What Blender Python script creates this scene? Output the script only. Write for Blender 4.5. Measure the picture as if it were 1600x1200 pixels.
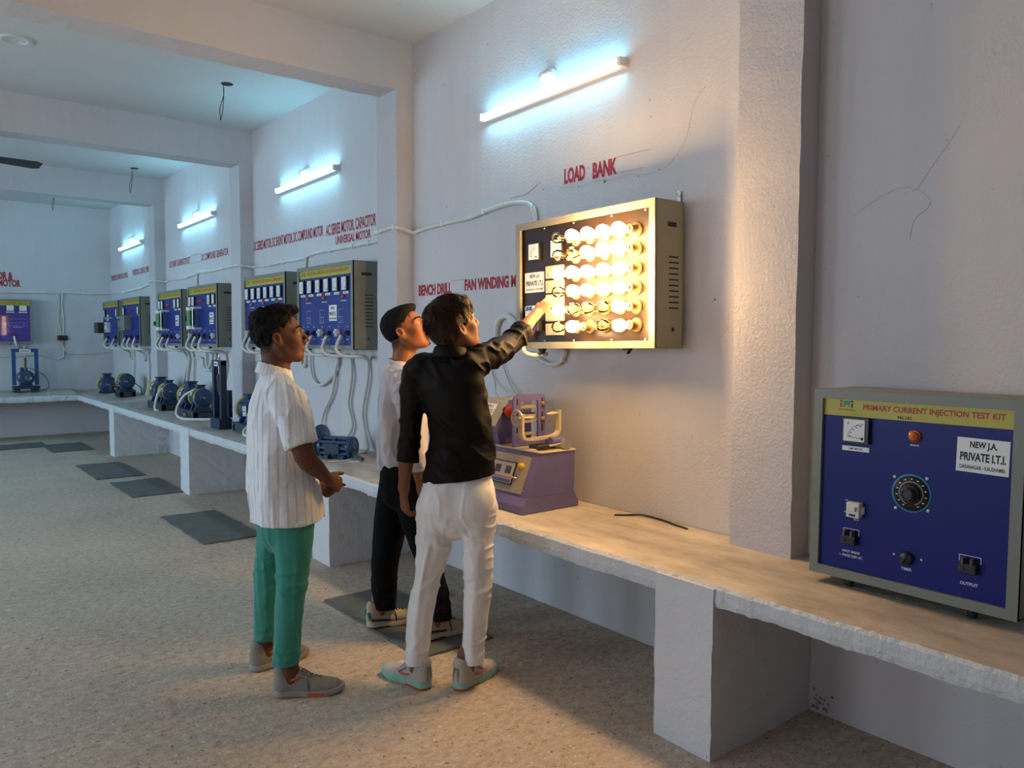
import bpy, bmesh, math, random
import numpy as np
from mathutils import Vector, Matrix, Euler

for o in list(bpy.data.objects):
    bpy.data.objects.remove(o)
SC = bpy.context.scene
COL = SC.collection
PI = math.pi
rng = random.Random(7)

# ---------------------------------------------------------------- camera
F_PX, YAW, PITCH, ROLL, CAM_H = 1228.5, 0.677967, 0.0579172, 0.0044438, 1.5
cy_, sy_ = math.cos(YAW), math.sin(YAW)
FWD = Vector((sy_ * math.cos(PITCH), cy_ * math.cos(PITCH), -math.sin(PITCH)))
_r = Vector((cy_, -sy_, 0.0))
_u = _r.cross(FWD)
RGT = _r * math.cos(ROLL) + _u * math.sin(ROLL)
UPV = -_r * math.sin(ROLL) + _u * math.cos(ROLL)
cam = bpy.data.cameras.new('camera')
cam.sensor_width = 36.0
cam.lens = F_PX * 36.0 / 1600.0
cam.clip_start = 0.05
cam_ob = bpy.data.objects.new('camera', cam)
COL.objects.link(cam_ob)
M = Matrix.Identity(4)
for i in range(3):
    M[i][0], M[i][1], M[i][2] = RGT[i], UPV[i], -FWD[i]
M[2][3] = CAM_H
cam_ob.matrix_world = M
SC.camera = cam_ob

# ---------------------------------------------------------------- world, exposure
SC.view_settings.view_transform = 'Standard'
SC.view_settings.look = 'None'
SC.view_settings.gamma = 1.0
SC.view_settings.use_curve_mapping = False
SC.view_settings.exposure = 0.5
W = bpy.data.worlds.new('world')
SC.world = W
W.use_nodes = True
W.node_tree.nodes['Background'].inputs['Color'].default_value = (0.62, 0.78, 1.0, 1)
W.node_tree.nodes['Background'].inputs['Strength'].default_value = 0.8

def area_light(name, loc, size, size_y, direction, power, color):
    l = bpy.data.lights.new(name, 'AREA')
    l.shape = 'RECTANGLE'
    l.size, l.size_y = size, size_y
    l.energy, l.color = power, color
    o = bpy.data.objects.new(name, l)
    COL.objects.link(o)
    o.location = loc
    o.rotation_euler = Vector(direction).to_track_quat('-Z', 'Y').to_euler()
    return o

# room: camera at the origin, right wall at x = XW, back wall at y = YB
XW, YB, ZC = 2.90, 13.74, 3.49
XL, YF = -3.8, -3.2
BAYS = (1.69, 4.70, 7.66, 10.69)          # near face of each pillar / beam
WINDOWS = ((0.2, 1.45), (2.6, 4.1), (5.6, 7.1), (8.5, 10.0), (11.4, 12.9))   # openings in the left wall
DAY = ((0.90, 0.93, 1.0), (0.84, 0.90, 1.0), (0.62, 0.83, 1.0), (0.50, 0.79, 1.0), (0.46, 0.77, 1.0))
for i, (a, b) in enumerate(WINDOWS):        # daylight coming through the windows of the left wall
    area_light('window_daylight', (XL + 0.02, (a + b) / 2, 1.75), b - a - 0.06, 1.5, (1, 0, -0.12), (9, 32, 54, 56, 54)[i], DAY[i])
TUBE_COL = (0.29, 0.77, 1.0)
TUBE_E = 31.0
BULB_COL = (1.0, 0.60, 0.24)
BULB_E = 104.0

# ---------------------------------------------------------------- helpers
def link(o, parent=None):
    COL.objects.link(o)
    if parent is not None:
        o.parent = parent
    return o

def tag(o, label=None, cat=None, group=None, kind=None):
    if label: o['label'] = label
    if cat: o['category'] = cat
    if group: o['group'] = group
    if kind: o['kind'] = kind
    return o

def empty(name, loc=(0, 0, 0), rz=0.0, label=None, cat=None, group=None):
    o = bpy.data.objects.new(name, None)
    o.empty_display_size = 0.1
    link(o)
    o.location = loc
    o.rotation_euler = (0, 0, rz)
    return tag(o, label, cat, group)

def basis(d):
    d = Vector(d).normalized()
    a = Vector((0, 0, 1)) if abs(d.z) < 0.9 else Vector((1, 0, 0))
    u = a.cross(d).normalized()
    return u, d.cross(u), d

class MB:
    """collects shapes, built as one mesh object"""
    def __init__(s):
        s.v, s.f, s.m, s.sm = [], [], [], []
    def add(s, vs, fs, mi=0, smooth=False):
        n = len(s.v)
        s.v.extend(Vector(v) for v in vs)
        for f in fs:
            s.f.append([n + i for i in f]); s.m.append(mi); s.sm.append(smooth)
        return s
    def bm_add(s, bm, mi=0, smooth=False):
        bm.verts.index_update()
        s.add([v.co.copy() for v in bm.verts], [[v.index for v in f.verts] for f in bm.faces], mi, smooth)
        bm.free()
        return s
    def box(s, x0, x1, y0, y1, z0, z1, mi=0, bevel=0.0, rot=None, seg=2):
        bm = bmesh.new()
        bmesh.ops.create_cube(bm, size=1.0)
        c = Vector(((x0 + x1) / 2, (y0 + y1) / 2, (z0 + z1) / 2))
        for v in bm.verts:
            v.co = Vector((v.co.x * abs(x1 - x0), v.co.y * abs(y1 - y0), v.co.z * abs(z1 - z0)))
        if bevel > 0:
            bmesh.ops.bevel(bm, geom=list(bm.edges), offset=bevel, segments=seg, affect='EDGES', profile=0.5)
        for v in bm.verts:
            v.co = (rot @ v.co if rot else v.co) + c
        return s.bm_add(bm, mi, bevel > 0 and seg > 2)
    def cyl(s, p0, p1, r0, r1=None, seg=20, mi=0, caps=True, smooth=True):
        p0, p1 = Vector(p0), Vector(p1)
        r1 = r0 if r1 is None else r1
        u, w, d = basis(p1 - p0)
        vs, fs = [], []
        for p, r in ((p0, r0), (p1, r1)):
            for i in range(seg):
                a = 2 * PI * i / seg
                vs.append(p + (u * math.cos(a) + w * math.sin(a)) * r)
        for i in range(seg):
            j = (i + 1) % seg
            fs.append((i, j, seg + j, seg + i))
        s.add(vs, fs, mi, smooth)
        if caps:
            s.add(vs[:seg], [tuple(reversed(range(seg)))], mi)
            s.add(vs[seg:], [tuple(range(seg))], mi)
        return s
    def lathe(s, p, d, prof, seg=24, mi=0, smooth=True):
        """prof = [(distance along d, radius)]"""
        p = Vector(p); u, w, d = basis(d)
        vs, fs = [], []
        for t, r in prof:
            for i in range(seg):
                a = 2 * PI * i / seg
                vs.append(p + d * t + (u * math.cos(a) + w * math.sin(a)) * max(r, 1e-5))
        for k in range(len(prof) - 1):
            for i in range(seg):
                j = (i + 1) % seg
                fs.append((k * seg + i, k * seg + j, (k + 1) * seg + j, (k + 1) * seg + i))
        return s.add(vs, fs, mi, smooth)
    def tube(s, pts, r, seg=10, mi=0, caps=True, sub=6):
        P = smooth_path(pts, sub) if sub else [Vector(p) for p in pts]
        vs, fs = [], []
        u = None
        for k, p in enumerate(P):
            d = (P[min(k + 1, len(P) - 1)] - P[max(k - 1, 0)]).normalized()
            if u is None:
                u, w, _ = basis(d)
            else:
                u = (u - d * u.dot(d)).normalized(); w = d.cross(u)
            rr = r(k / (len(P) - 1)) if callable(r) else r
            for i in range(seg):
                a = 2 * PI * i / seg
                vs.append(p + (u * math.cos(a) + w * math.sin(a)) * rr)
        for k in range(len(P) - 1):
            for i in range(seg):
                j = (i + 1) % seg
                fs.append((k * seg + i, k * seg + j, (k + 1) * seg + j, (k + 1) * seg + i))
        s.add(vs, fs, mi, True)
        if caps:
            s.add(vs[:seg], [tuple(reversed(range(seg)))], mi)
            s.add(vs[-seg:], [tuple(range(seg))], mi)
        return s
    def prism(s, poly, axis, a, b, mi=0):
        """poly of 2-D points extruded along axis 0/1/2 from a to b (the two other coordinates in cyclic order x,y,z)"""
        def P(q, t):
            if axis == 0: return (t, q[0], q[1])
            if axis == 1: return (q[0], t, q[1])
            return (q[0], q[1], t)
        n = len(poly)
        vs = [P(q, a) for q in poly] + [P(q, b) for q in poly]
        fs = [(i, (i + 1) % n, n + (i + 1) % n, n + i) for i in range(n)] + [tuple(range(n))[::-1], tuple(range(n, 2 * n))]
        return s.add(vs, fs, mi)
    def sphere(s, c, r, sc=(1, 1, 1), seg=16, rings=10, mi=0):
        bm = bmesh.new()
        bmesh.ops.create_uvsphere(bm, u_segments=seg, v_segments=rings, radius=r)
        for v in bm.verts:
            v.co = Vector((v.co.x * sc[0], v.co.y * sc[1], v.co.z * sc[2])) + Vector(c)
        return s.bm_add(bm, mi, True)
    def build(s, name, mats, parent=None, fix=True):
        me = bpy.data.meshes.new(name)
        me.from_pydata([tuple(v) for v in s.v], [], s.f)
        for m in (mats if isinstance(mats, (list, tuple)) else [mats]):
            me.materials.append(m)
        me.polygons.foreach_set('material_index', s.m)
        me.polygons.foreach_set('use_smooth', s.sm)
        if fix:
            bm = bmesh.new(); bm.from_mesh(me)
            bmesh.ops.recalc_face_normals(bm, faces=bm.faces)
            bm.to_mesh(me); bm.free()
        me.update()
        return link(bpy.data.objects.new(name, me), parent)

def smooth_path(pts, sub):
    P = [Vector(p) for p in pts]
    out = []
    for i in range(len(P) - 1):
        p0, p1, p2, p3 = P[max(i - 1, 0)], P[i], P[i + 1], P[min(i + 2, len(P) - 1)]
        for k in range(sub):
            t = k / sub
            out.append(0.5 * ((2 * p1) + (p2 - p0) * t + (2 * p0 - 5 * p1 + 4 * p2 - p3) * t * t + (3 * p1 - p0 - 3 * p2 + p3) * t ** 3))
    out.append(P[-1])
    return out

def text_shape(s, w=None, h=None, bold=0.0, align='L', spacing=1.0):
    """outline of a line of lettering as (verts2d, faces); w, h = the box it is fitted to"""
    cu = bpy.data.curves.new('lettering', 'FONT')
    cu.body = s
    cu.size = 1.0
    cu.offset = bold
    cu.space_character = spacing
    cu.resolution_u = 3
    ob = bpy.data.objects.new('lettering', cu)
    COL.objects.link(ob)
    dg = bpy.context.evaluated_depsgraph_get()
    me = ob.evaluated_get(dg).to_mesh()
    V = [(v.co.x, v.co.y) for v in me.vertices]
    Fc = [tuple(p.vertices) for p in me.polygons]
    ob.evaluated_get(dg).to_mesh_clear()
    bpy.data.objects.remove(ob); bpy.data.curves.remove(cu)
    if not V: return [], []
    x0, x1 = min(v[0] for v in V), max(v[0] for v in V)
    y0, y1 = min(v[1] for v in V), max(v[1] for v in V)
    cap = 0.70
    if any(c in s for c in ',;&()/-'): y0, y1 = 0.0, cap
    sy = (h / (y1 - y0)) if h else (w / (x1 - x0))
    sx = (w / (x1 - x0)) if w else sy
    return [((x - x0) * sx, (y - y0) * sy) for x, y in V], Fc

def put_text(mb, s, x, z, y, w=None, h=None, mi=0, bold=0.0, center=False, spacing=1.0, rot=0.0):
    """lettering standing in the local x-z plane, facing -y"""
    V, Fc = text_shape(s, w, h, bold, spacing=spacing)
    if not V: return
    if center:
        wd = max(v[0] for v in V)
        x -= wd / 2
    c, sn = math.cos(rot), math.sin(rot)
    mb.add([(x + a * c - b * sn, y, z + a * sn + b * c) for a, b in V], Fc, mi)

# ---------------------------------------------------------------- materials
def new_mat(name):
    m = bpy.data.materials.new(name)
    m.use_nodes = True
    return m, m.node_tree.nodes, m.node_tree.links, m.node_tree.nodes['Principled BSDF']

def mat(name, col, rough=0.5, metal=0.0, var=0.08, scale=8.0, bump=0.0, bscale=60.0, spec=0.5, emit=None, emit_s=0.0, coat=0.0, stretch=(1, 1, 1)):
    m, N, L, B = new_mat(name)
    tc = N.new('ShaderNodeTexCoord')
    mp = N.new('ShaderNodeMapping'); mp.inputs['Scale'].default_value = stretch
    L.new(tc.outputs['Object'], mp.inputs['Vector'])
    nz = N.new('ShaderNodeTexNoise'); nz.inputs['Scale'].default_value = scale; nz.inputs['Detail'].default_value = 5
    L.new(mp.outputs[0], nz.inputs['Vector'])
    rp = N.new('ShaderNodeValToRGB')
    lo = [max(0, c * (1 - var)) for c in col]; hi = [min(1, c * (1 + var)) for c in col]
    rp.color_ramp.elements[0].position = 0.3; rp.color_ramp.elements[1].position = 0.7
    rp.color_ramp.elements[0].color = (*lo, 1); rp.color_ramp.elements[1].color = (*hi, 1)
    L.new(nz.outputs['Fac'], rp.inputs['Fac'])
    L.new(rp.outputs['Color'], B.inputs['Base Color'])
    B.inputs['Roughness'].default_value = rough
    B.inputs['Metallic'].default_value = metal
    B.inputs['Specular IOR Level'].default_value = spec
    if coat: B.inputs['Coat Weight'].default_value = coat
    if emit:
        B.inputs['Emission Color'].default_value = (*emit, 1)
        B.inputs['Emission Strength'].default_value = emit_s
    if bump > 0:
        n2 = N.new('ShaderNodeTexNoise'); n2.inputs['Scale'].default_value = bscale; n2.inputs['Detail'].default_value = 4
        L.new(mp.outputs[0], n2.inputs['Vector'])
        bp = N.new('ShaderNodeBump'); bp.inputs['Strength'].default_value = bump; bp.inputs['Distance'].default_value = 0.01
        L.new(n2.outputs['Fac'], bp.inputs['Height'])
        L.new(bp.outputs['Normal'], B.inputs['Normal'])
    return m

def plaster(name, base, dark, bump=0.25, grime=0.5, speck=0.0):
    """whitewashed plaster: slow patches, brushed streaks, small chips"""
    m, N, L, B = new_mat(name)
    tc = N.new('ShaderNodeTexCoord')
    def noise(sc, det=6, st=(1, 1, 1), rough=0.55):
        mp = N.new('ShaderNodeMapping'); mp.inputs['Scale'].default_value = st
        L.new(tc.outputs['Object'], mp.inputs['Vector'])
        n = N.new('ShaderNodeTexNoise'); n.inputs['Scale'].default_value = sc; n.inputs['Detail'].default_value = det
        n.inputs['Roughness'].default_value = rough
        L.new(mp.outputs[0], n.inputs['Vector'])
        return n.outputs['Fac']
    def ramp(f, a, b, ca=(0, 0, 0, 1), cb=(1, 1, 1, 1)):
        r = N.new('ShaderNodeValToRGB')
        r.color_ramp.elements[0].position, r.color_ramp.elements[1].position = a, b
        r.color_ramp.elements[0].color, r.color_ramp.elements[1].color = ca, cb
        L.new(f, r.inputs['Fac'])
        return r.outputs['Color']
    def mix(fac, a, b, mode='MIX'):
        x = N.new('ShaderNodeMix'); x.data_type = 'RGBA'; x.blend_type = mode
        if isinstance(fac, float): x.inputs[0].default_value = fac
        else: L.new(fac, x.inputs[0])
        for k, q in ((6, a), (7, b)):
            if isinstance(q, tuple): x.inputs[k].default_value = q
            else: L.new(q, x.inputs[k])
        return x.outputs[2]
    patch = ramp(noise(1.1), 0.30, 0.72)
    streak = ramp(noise(2.2, 5, (6, 6, 0.8)), 0.35, 0.8)
    c = mix(patch, (*[x * 0.93 for x in base], 1), (*base, 1))
    s2 = N.new('ShaderNodeMath'); s2.operation = 'MULTIPLY'; s2.inputs[1].default_value = 0.16 * grime
    L.new(streak, s2.inputs[0])
    c = mix(s2.outputs[0], c, (*dark, 1))
    spots = ramp(noise(26, 3, (1, 1, 1), 0.5), 0.735, 0.76)
    s3 = N.new('ShaderNodeMath'); s3.operation = 'MULTIPLY'; s3.inputs[1].default_value = 0.55 * grime
    L.new(spots, s3.inputs[0])
    c = mix(s3.outputs[0], c, (*[x * 0.45 for x in dark], 1))
    if speck > 0:
        s4 = N.new('ShaderNodeMath'); s4.operation = 'MULTIPLY'; s4.inputs[1].default_value = speck
        L.new(ramp(noise(9, 8, (1, 1, 1), 0.75), 0.60, 0.68), s4.inputs[0])
        c = mix(s4.outputs[0], c, (*[x * 0.30 for x in dark], 1))
    L.new(c, B.inputs['Base Color'])
    B.inputs['Roughness'].default_value = 0.85
    B.inputs['Specular IOR Level'].default_value = 0.25
    bp = N.new('ShaderNodeBump'); bp.inputs['Strength'].default_value = bump; bp.inputs['Distance'].default_value = 0.012
    a = N.new('ShaderNodeMath'); a.operation = 'ADD'
    L.new(noise(5, 6), a.inputs[0]); L.new(noise(70, 4), a.inputs[1])
    L.new(a.outputs[0], bp.inputs['Height'])
    L.new(bp.outputs['Normal'], B.inputs['Normal'])
    return m

def glow(name, col, strength):
    m, N, L, B = new_mat(name)
    B.inputs['Base Color'].default_value = (0.9, 0.9, 0.9, 1)
    B.inputs['Emission Color'].default_value = (*col, 1)
    B.inputs['Emission Strength'].default_value = strength
    nz = N.new('ShaderNodeTexNoise'); nz.inputs['Scale'].default_value = 3.0
    return m

def thin_glass(name, tint=(1, 1, 1), rough=0.03, edge=1.45):
    m, N, L, B = new_mat(name)
    N.remove(B)
    out = N['Material Output']
    tr = N.new('ShaderNodeBsdfTransparent'); tr.inputs['Color'].default_value = (*tint, 1)
    gl = N.new('ShaderNodeBsdfGlossy'); gl.inputs['Roughness'].default_value = rough
    fr = N.new('ShaderNodeFresnel'); fr.inputs['IOR'].default_value = edge
    mx = N.new('ShaderNodeMixShader')
    L.new(fr.outputs[0], mx.inputs[0]); L.new(tr.outputs[0], mx.inputs[1]); L.new(gl.outputs[0], mx.inputs[2])
    L.new(mx.outputs[0], out.inputs['Surface'])
    return m

M_WALL = plaster('whitewash_wall', (0.615, 0.600, 0.625), (0.36, 0.35, 0.35), 0.22, 0.7)
M_CEIL = plaster('whitewash_ceiling', (0.56, 0.56, 0.56), (0.45, 0.42, 0.40), 0.25, 0.5)
M_PILLAR = plaster('rough_whitewash', (0.54, 0.53, 0.56), (0.40, 0.38, 0.37), 0.3, 0.6)
M_EDGE = plaster('bench_whitewash', (0.62, 0.64, 0.66), (0.34, 0.33, 0.32), 0.55, 0.8, 0.55)
M_SUPP = plaster('support_whitewash', (0.66, 0.66, 0.68), (0.40, 0.39, 0.38), 0.4, 0.7, 0.15)
# ---------------------------------------------------------------- the room
def floor_material():
    m, N, L, B = new_mat('dusty_concrete_floor')
    tc = N.new('ShaderNodeTexCoord')
    def noise(sc, det=8, st=(1, 1, 1), rough=0.6):
        mp = N.new('ShaderNodeMapping'); mp.inputs['Scale'].default_value = st
        L.new(tc.outputs['Object'], mp.inputs['Vector'])
        n = N.new('ShaderNodeTexNoise'); n.inputs['Scale'].default_value = sc; n.inputs['Detail'].default_value = det
        n.inputs['Roughness'].default_value = rough
        L.new(mp.outputs[0], n.inputs['Vector']); return n.outputs['Fac']
    def ramp(f, els):
        r = N.new('ShaderNodeValToRGB'); cr = r.color_ramp
        while len(cr.elements) < len(els): cr.elements.new(0.5)
        for e, (p, c) in zip(cr.elements, els): e.position, e.color = p, (*c, 1)
        L.new(f, r.inputs['Fac']); return r.outputs['Color']
    def mix(f, a, b):
        x = N.new('ShaderNodeMix'); x.data_type = 'RGBA'
        if isinstance(f, float): x.inputs[0].default_value = f
        else: L.new(f, x.inputs[0])
        for k, q in ((6, a), (7, b)):
            if isinstance(q, tuple): x.inputs[k].default_value = q
            else: L.new(q, x.inputs[k])
        return x.outputs[2]
    base = ramp(noise(0.9), [(0.3, (0.36, 0.29, 0.225)), (0.5, (0.50, 0.415, 0.33)), (0.72, (0.62, 0.53, 0.435))])
    fine = ramp(noise(22, 10, (1, 1.5, 1), 0.75), [(0.34, (0.18, 0.135, 0.098)), (0.5, (0.47, 0.385, 0.305)), (0.66, (0.74, 0.635, 0.525))])
    c = mix(0.5, base, fine)
    fl = ramp(noise(17, 3, (1, 1, 1), 0.5), [(0.67, (0, 0, 0)), (0.69, (0.7, 0.7, 0.7))])
    c = mix(fl, c, (0.58, 0.56, 0.52, 1))
    fl2 = ramp(noise(60, 2, (1, 1, 1), 0.5), [(0.675, (0, 0, 0)), (0.69, (0.95, 0.95, 0.95))])
    c = mix(fl2, c, (0.72, 0.70, 0.66, 1))
    dk = ramp(noise(40, 4, (1, 1, 1), 0.6), [(0.33, (0.85, 0.85, 0.85)), (0.38, (0, 0, 0))])
    c = mix(dk, c, (0.11, 0.095, 0.08, 1))
    red = ramp(noise(2.6, 3), [(0.72, (0, 0, 0)), (0.80, (0.35, 0.35, 0.35))])
    c = mix(red, c, (0.42, 0.20, 0.12, 1))
    L.new(c, B.inputs['Base Color'])
    B.inputs['Roughness'].default_value = 0.82
    B.inputs['Specular IOR Level'].default_value = 0.3
    bp = N.new('ShaderNodeBump'); bp.inputs['Strength'].default_value = 0.45; bp.inputs['Distance'].default_value = 0.009
    a = N.new('ShaderNodeMath'); a.operation = 'ADD'
    L.new(noise(7, 8), a.inputs[0]); L.new(noise(70, 6), a.inputs[1])
    L.new(a.outputs[0], bp.inputs['Height']); L.new(bp.outputs['Normal'], B.inputs['Normal'])
    return m

def struct(name, mb, m, label=None):
    o = mb.build(name, m)
    o['kind'] = 'structure'
    return o

struct('floor', MB().box(XL - .2, XW + .2, YF - .2, YB + .2, -0.1, 0), floor_material())
struct('ceiling', MB().box(XL - .2, XW + .2, YF - .2, YB + .2, ZC, ZC + .12), M_CEIL)
wall_right = struct('wall_right', MB().box(XW, XW + .2, YF, YB + .2, 0, ZC), M_WALL)
wall_back = struct('wall_back', MB().box(XL - .2, XW, YB, YB + .2, 0, ZC), M_WALL)
w = MB()
ys = [YF]
for a, b in WINDOWS: ys += [a, b]
ys.append(YB)
for i in range(0, len(ys), 2): w.box(XL - .2, XL, ys[i], ys[i + 1], 0, ZC)
for a, b in WINDOWS:
    w.box(XL - .2, XL, a, b, 0, 0.95); w.box(XL - .2, XL, a, b, 2.5, ZC)
struct('wall_left', w, M_WALL)
M_FRAME = mat('grey_painted_frame', (0.30, 0.32, 0.34), 0.5)
for i, (a, b) in enumerate(WINDOWS):
    f = MB()
    for y in (a + .025, (a + b) / 2, b - .025): f.box(XL - .14, XL - .09, y - .025, y + .025, .95, 2.5)
    for z in (.975, 1.72, 2.475): f.box(XL - .14, XL - .09, a, b, z - .025, z + .025)
    struct('window_%d' % (i + 1), f, M_FRAME)
w = MB()
w.box(XL, -1.6, YF - .2, YF, 0, ZC); w.box(-0.4, XW, YF - .2, YF, 0, ZC); w.box(-1.6, -0.4, YF - .2, YF, 2.1, ZC)
struct('wall_front', w, M_WALL)
struct('door_1', MB().box(-1.6, -0.4, YF - .12, YF - .07, 0.01, 2.1, bevel=.005), mat('door_paint', (0.25, 0.27, 0.30), 0.5))

def rough_box(x0, x1, y0, y1, z0, z1, n=0.05, amp=0.004, seed=1):
    """box with slightly uneven plastered faces"""
    bm = bmesh.new()
    bmesh.ops.create_cube(bm, size=1.0)
    for v in bm.verts:
        v.co = Vector((x0 + (v.co.x + .5) * (x1 - x0), y0 + (v.co.y + .5) * (y1 - y0), z0 + (v.co.z + .5) * (z1 - z0)))
    ed = list(bm.edges)
    for e in ed:
        pass
    L = max(x1 - x0, y1 - y0, z1 - z0)
    longe = [e for e in bm.edges if e.calc_length() > 0.9 * L]
    bmesh.ops.subdivide_edges(bm, edges=longe, cuts=int(L / n), use_grid_fill=True)
    r = random.Random(seed)
    for v in bm.verts:
        v.co += Vector((r.uniform(-1, 1), r.uniform(-1, 1), r.uniform(-1, 1))) * amp
    bmesh.ops.recalc_face_normals(bm, faces=bm.faces)
    return MB().bm_add(bm)

PX = 2.772
for i, y in enumerate(BAYS):
    struct('pillar', rough_box(PX, XW + .01, y, y + (.285 if i == 0 else .27), 0, ZC + .01, .09, .0022, i), M_PILLAR)
    struct('ceiling_beam', rough_box(XL - .01, PX + .02, y, y + .235, 3.168, ZC + .01, .07, .004, 20 + i), M_PILLAR)

# ---------------------------------------------------------------- writing painted on the walls
M_RED = mat('red_wall_paint', (0.36, 0.015, 0.035), 0.7, var=0.25, scale=30)
def wall_text(s, ya, yb, z, h, bold=0.012, right=True):
    """one painted line on the right wall, reading from y = ya to y = yb"""
    t = MB()
    put_text(t, s, 0, 0, 0, w=abs(ya - yb), h=h, bold=bold)
    o = t.build('painted_lettering', M_RED, wall_right if right else wall_back, fix=False)
    if right:
        o.location = (XW - .0015, ya, z); o.rotation_euler = (0, 0, -PI / 2)
    else:
        o.location = (ya, YB - .0015, z)
    return o
wall_text('LOAD', 3.160, 3.000, 2.327, .083, .045)
wall_text('BANK', 2.945, 2.773, 2.322, .083, .045)
wall_text('BENCH DRILL', 4.624, 4.228, 1.786, .075, .045)
wall_text('FAN WINDING MACHINE', 4.083, 3.32, 1.798, .073, .045)
wall_text('DC SERIES MOTOR, DC SHUNT MOTOR, DC COMPOUND MOTOR', 7.642, 6.103, 2.345, .085, .02)
wall_text('AC SERIES MOTOR, CAPACITOR MOTOR,', 6.049, 4.98, 2.335, .086, .02)
wall_text('UNIVERSAL MOTOR', 5.877, 5.294, 2.248, .066, .02)
wall_text('DC SHUNT GENERATOR SET', 10.513, 9.674, 2.369, .078, .014)
wall_text('DC COMPOUND GENERATOR', 9.249, 8.366, 2.364, .078, .014)
wall_text('THYRISTOR DC MOTOR CONTROL', 13.703, 12.639, 2.372, .083, .014)
wall_text('THYRISTOR AC CONTROL DRIVE', 12.377, 11.478, 2.38, .083, .014)
wall_text('INDUCTION MOTOR &', 0.72, 1.583, 2.335, .105, .045, False)
wall_text('3 PHASE MOTOR', 1.10, 1.677, 2.228, .105, .045, False)
# pencilled guide lines, cracks and small holes in the plaster
M_CRACK = mat('plaster_crack', (0.20, 0.19, 0.19), 0.9)
t = MB()
def crack(pts, r):
    t.tube([(XW - .0005, y, z) for y, z in pts], r, seg=5, sub=3)
crack([(3.62, 2.315), (3.50, 2.318), (3.44, 2.335), (3.38, 2.36)], .0016)
crack([(3.20, 2.315), (3.02, 2.297), (2.93, 2.31), (2.80, 2.298), (2.70, 2.31), (2.58, 2.29), (2.47, 2.30), (2.40, 2.345), (2.34, 2.42), (2.30, 2.56), (2.24, 2.62)], .0005)
crack([(1.54, 1.969), (1.451, 2.019), (1.381, 2.047), (1.335, 2.049), (1.308, 2.036), (1.25, 2.119), (1.209, 2.171), (1.17, 2.235)], .0004)
crack([(1.301, 2.035), (1.261, 1.998), (1.266, 1.966), (1.313, 1.926), (1.324, 1.859)], .00035)
for y, z, r in ((2.857, 2.299, .011), (2.168, 1.676, .006), (3.33, 2.327, .005), (3.05, 2.30, .004), (2.63, 2.29, .004), (2.50, 2.30, .004), (3.36, 2.365, .004), (3.56, 2.32, .005), (4.05, 1.70, .004)):
    t.lathe((XW + .002, y, z), (-1, 0, 0), [(0, r), (.0032, r * .9), (.0034, 0)], 7)
cr_ = random.Random(12)
for k in range(26):
    y, z = 1.655 - abs(cr_.gauss(0, .035)), .012 + abs(cr_.gauss(0, .045))
    t.lathe((XW + .002, y, z), (-1, 0, 0), [(0, cr_.uniform(.004, .012)), (.0032, .004), (.0034, 0)], 6)
for y0, y1, z in ((4.228, 4.083, 1.87), (4.228, 4.083, 1.79), (2.775, 2.55, 2.405), (2.775, 2.60, 2.325), (9.674, 9.249, 2.452), (9.674, 9.249, 2.366)):
    t.tube([(XW - .0003, y0, z), (XW - .0003, y1, z)], .0009, seg=4, mi=1, sub=0)
o = t.build('plaster_crack', [M_CRACK, M_RED], wall_right)

# ---------------------------------------------------------------- concrete bench along the walls
def slab_top(x, y):
    return .635 + (.065 * min(max((x - 2.26) / .64, 0), 1) if y > 11.25 else 0)
def bench_material():
    m, N, L, B = new_mat('bench_top_cement')
    tc = N.new('ShaderNodeTexCoord')
    n1 = N.new('ShaderNodeTexNoise'); n1.inputs['Scale'].default_value = 5; n1.inputs['Detail'].default_value = 9; n1.inputs['Roughness'].default_value = .65
    mp = N.new('ShaderNodeMapping'); mp.inputs['Scale'].default_value = (2.2, .8, 1)
    L.new(tc.outputs['Object'], mp.inputs['Vector']); L.new(mp.outputs[0], n1.inputs['Vector'])
    r = N.new('ShaderNodeValToRGB'); cr = r.color_ramp; cr.elements.new(.5)
    for e, (p, c) in zip(cr.elements, [(.3, (.33, .29, .25)), (.5, (.47, .43, .38)), (.7, (.60, .57, .52))]): e.position, e.color = p, (*c, 1)
    L.new(n1.outputs['Fac'], r.inputs['Fac'])
    L.new(r.outputs['Color'], B.inputs['Base Color'])
    B.inputs['Roughness'].default_value = .6
    n2 = N.new('ShaderNodeTexNoise'); n2.inputs['Scale'].default_value = 24; n2.inputs['Detail'].default_value = 8
    L.new(tc.outputs['Object'], n2.inputs['Vector'])
    bp = N.new('ShaderNodeBump'); bp.inputs['Strength'].default_value = .45; bp.inputs['Distance'].default_value = .01
    L.new(n2.outputs['Fac'], bp.inputs['Height']); L.new(bp.outputs['Normal'], B.inputs['Normal'])
    return m
M_TOP = bench_material()
bench = empty('concrete_workbench', (2.26, 0, 0), 0, 'long whitewashed concrete bench with ragged front edge along the walls', 'bench')
def jag(s, t, a):
    return a * (math.sin(s * 7.1 + t) * .5 + math.sin(s * 17.3 + 2 * t) * .3 + math.sin(s * 41.7 + 3 * t) * .25)
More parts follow.
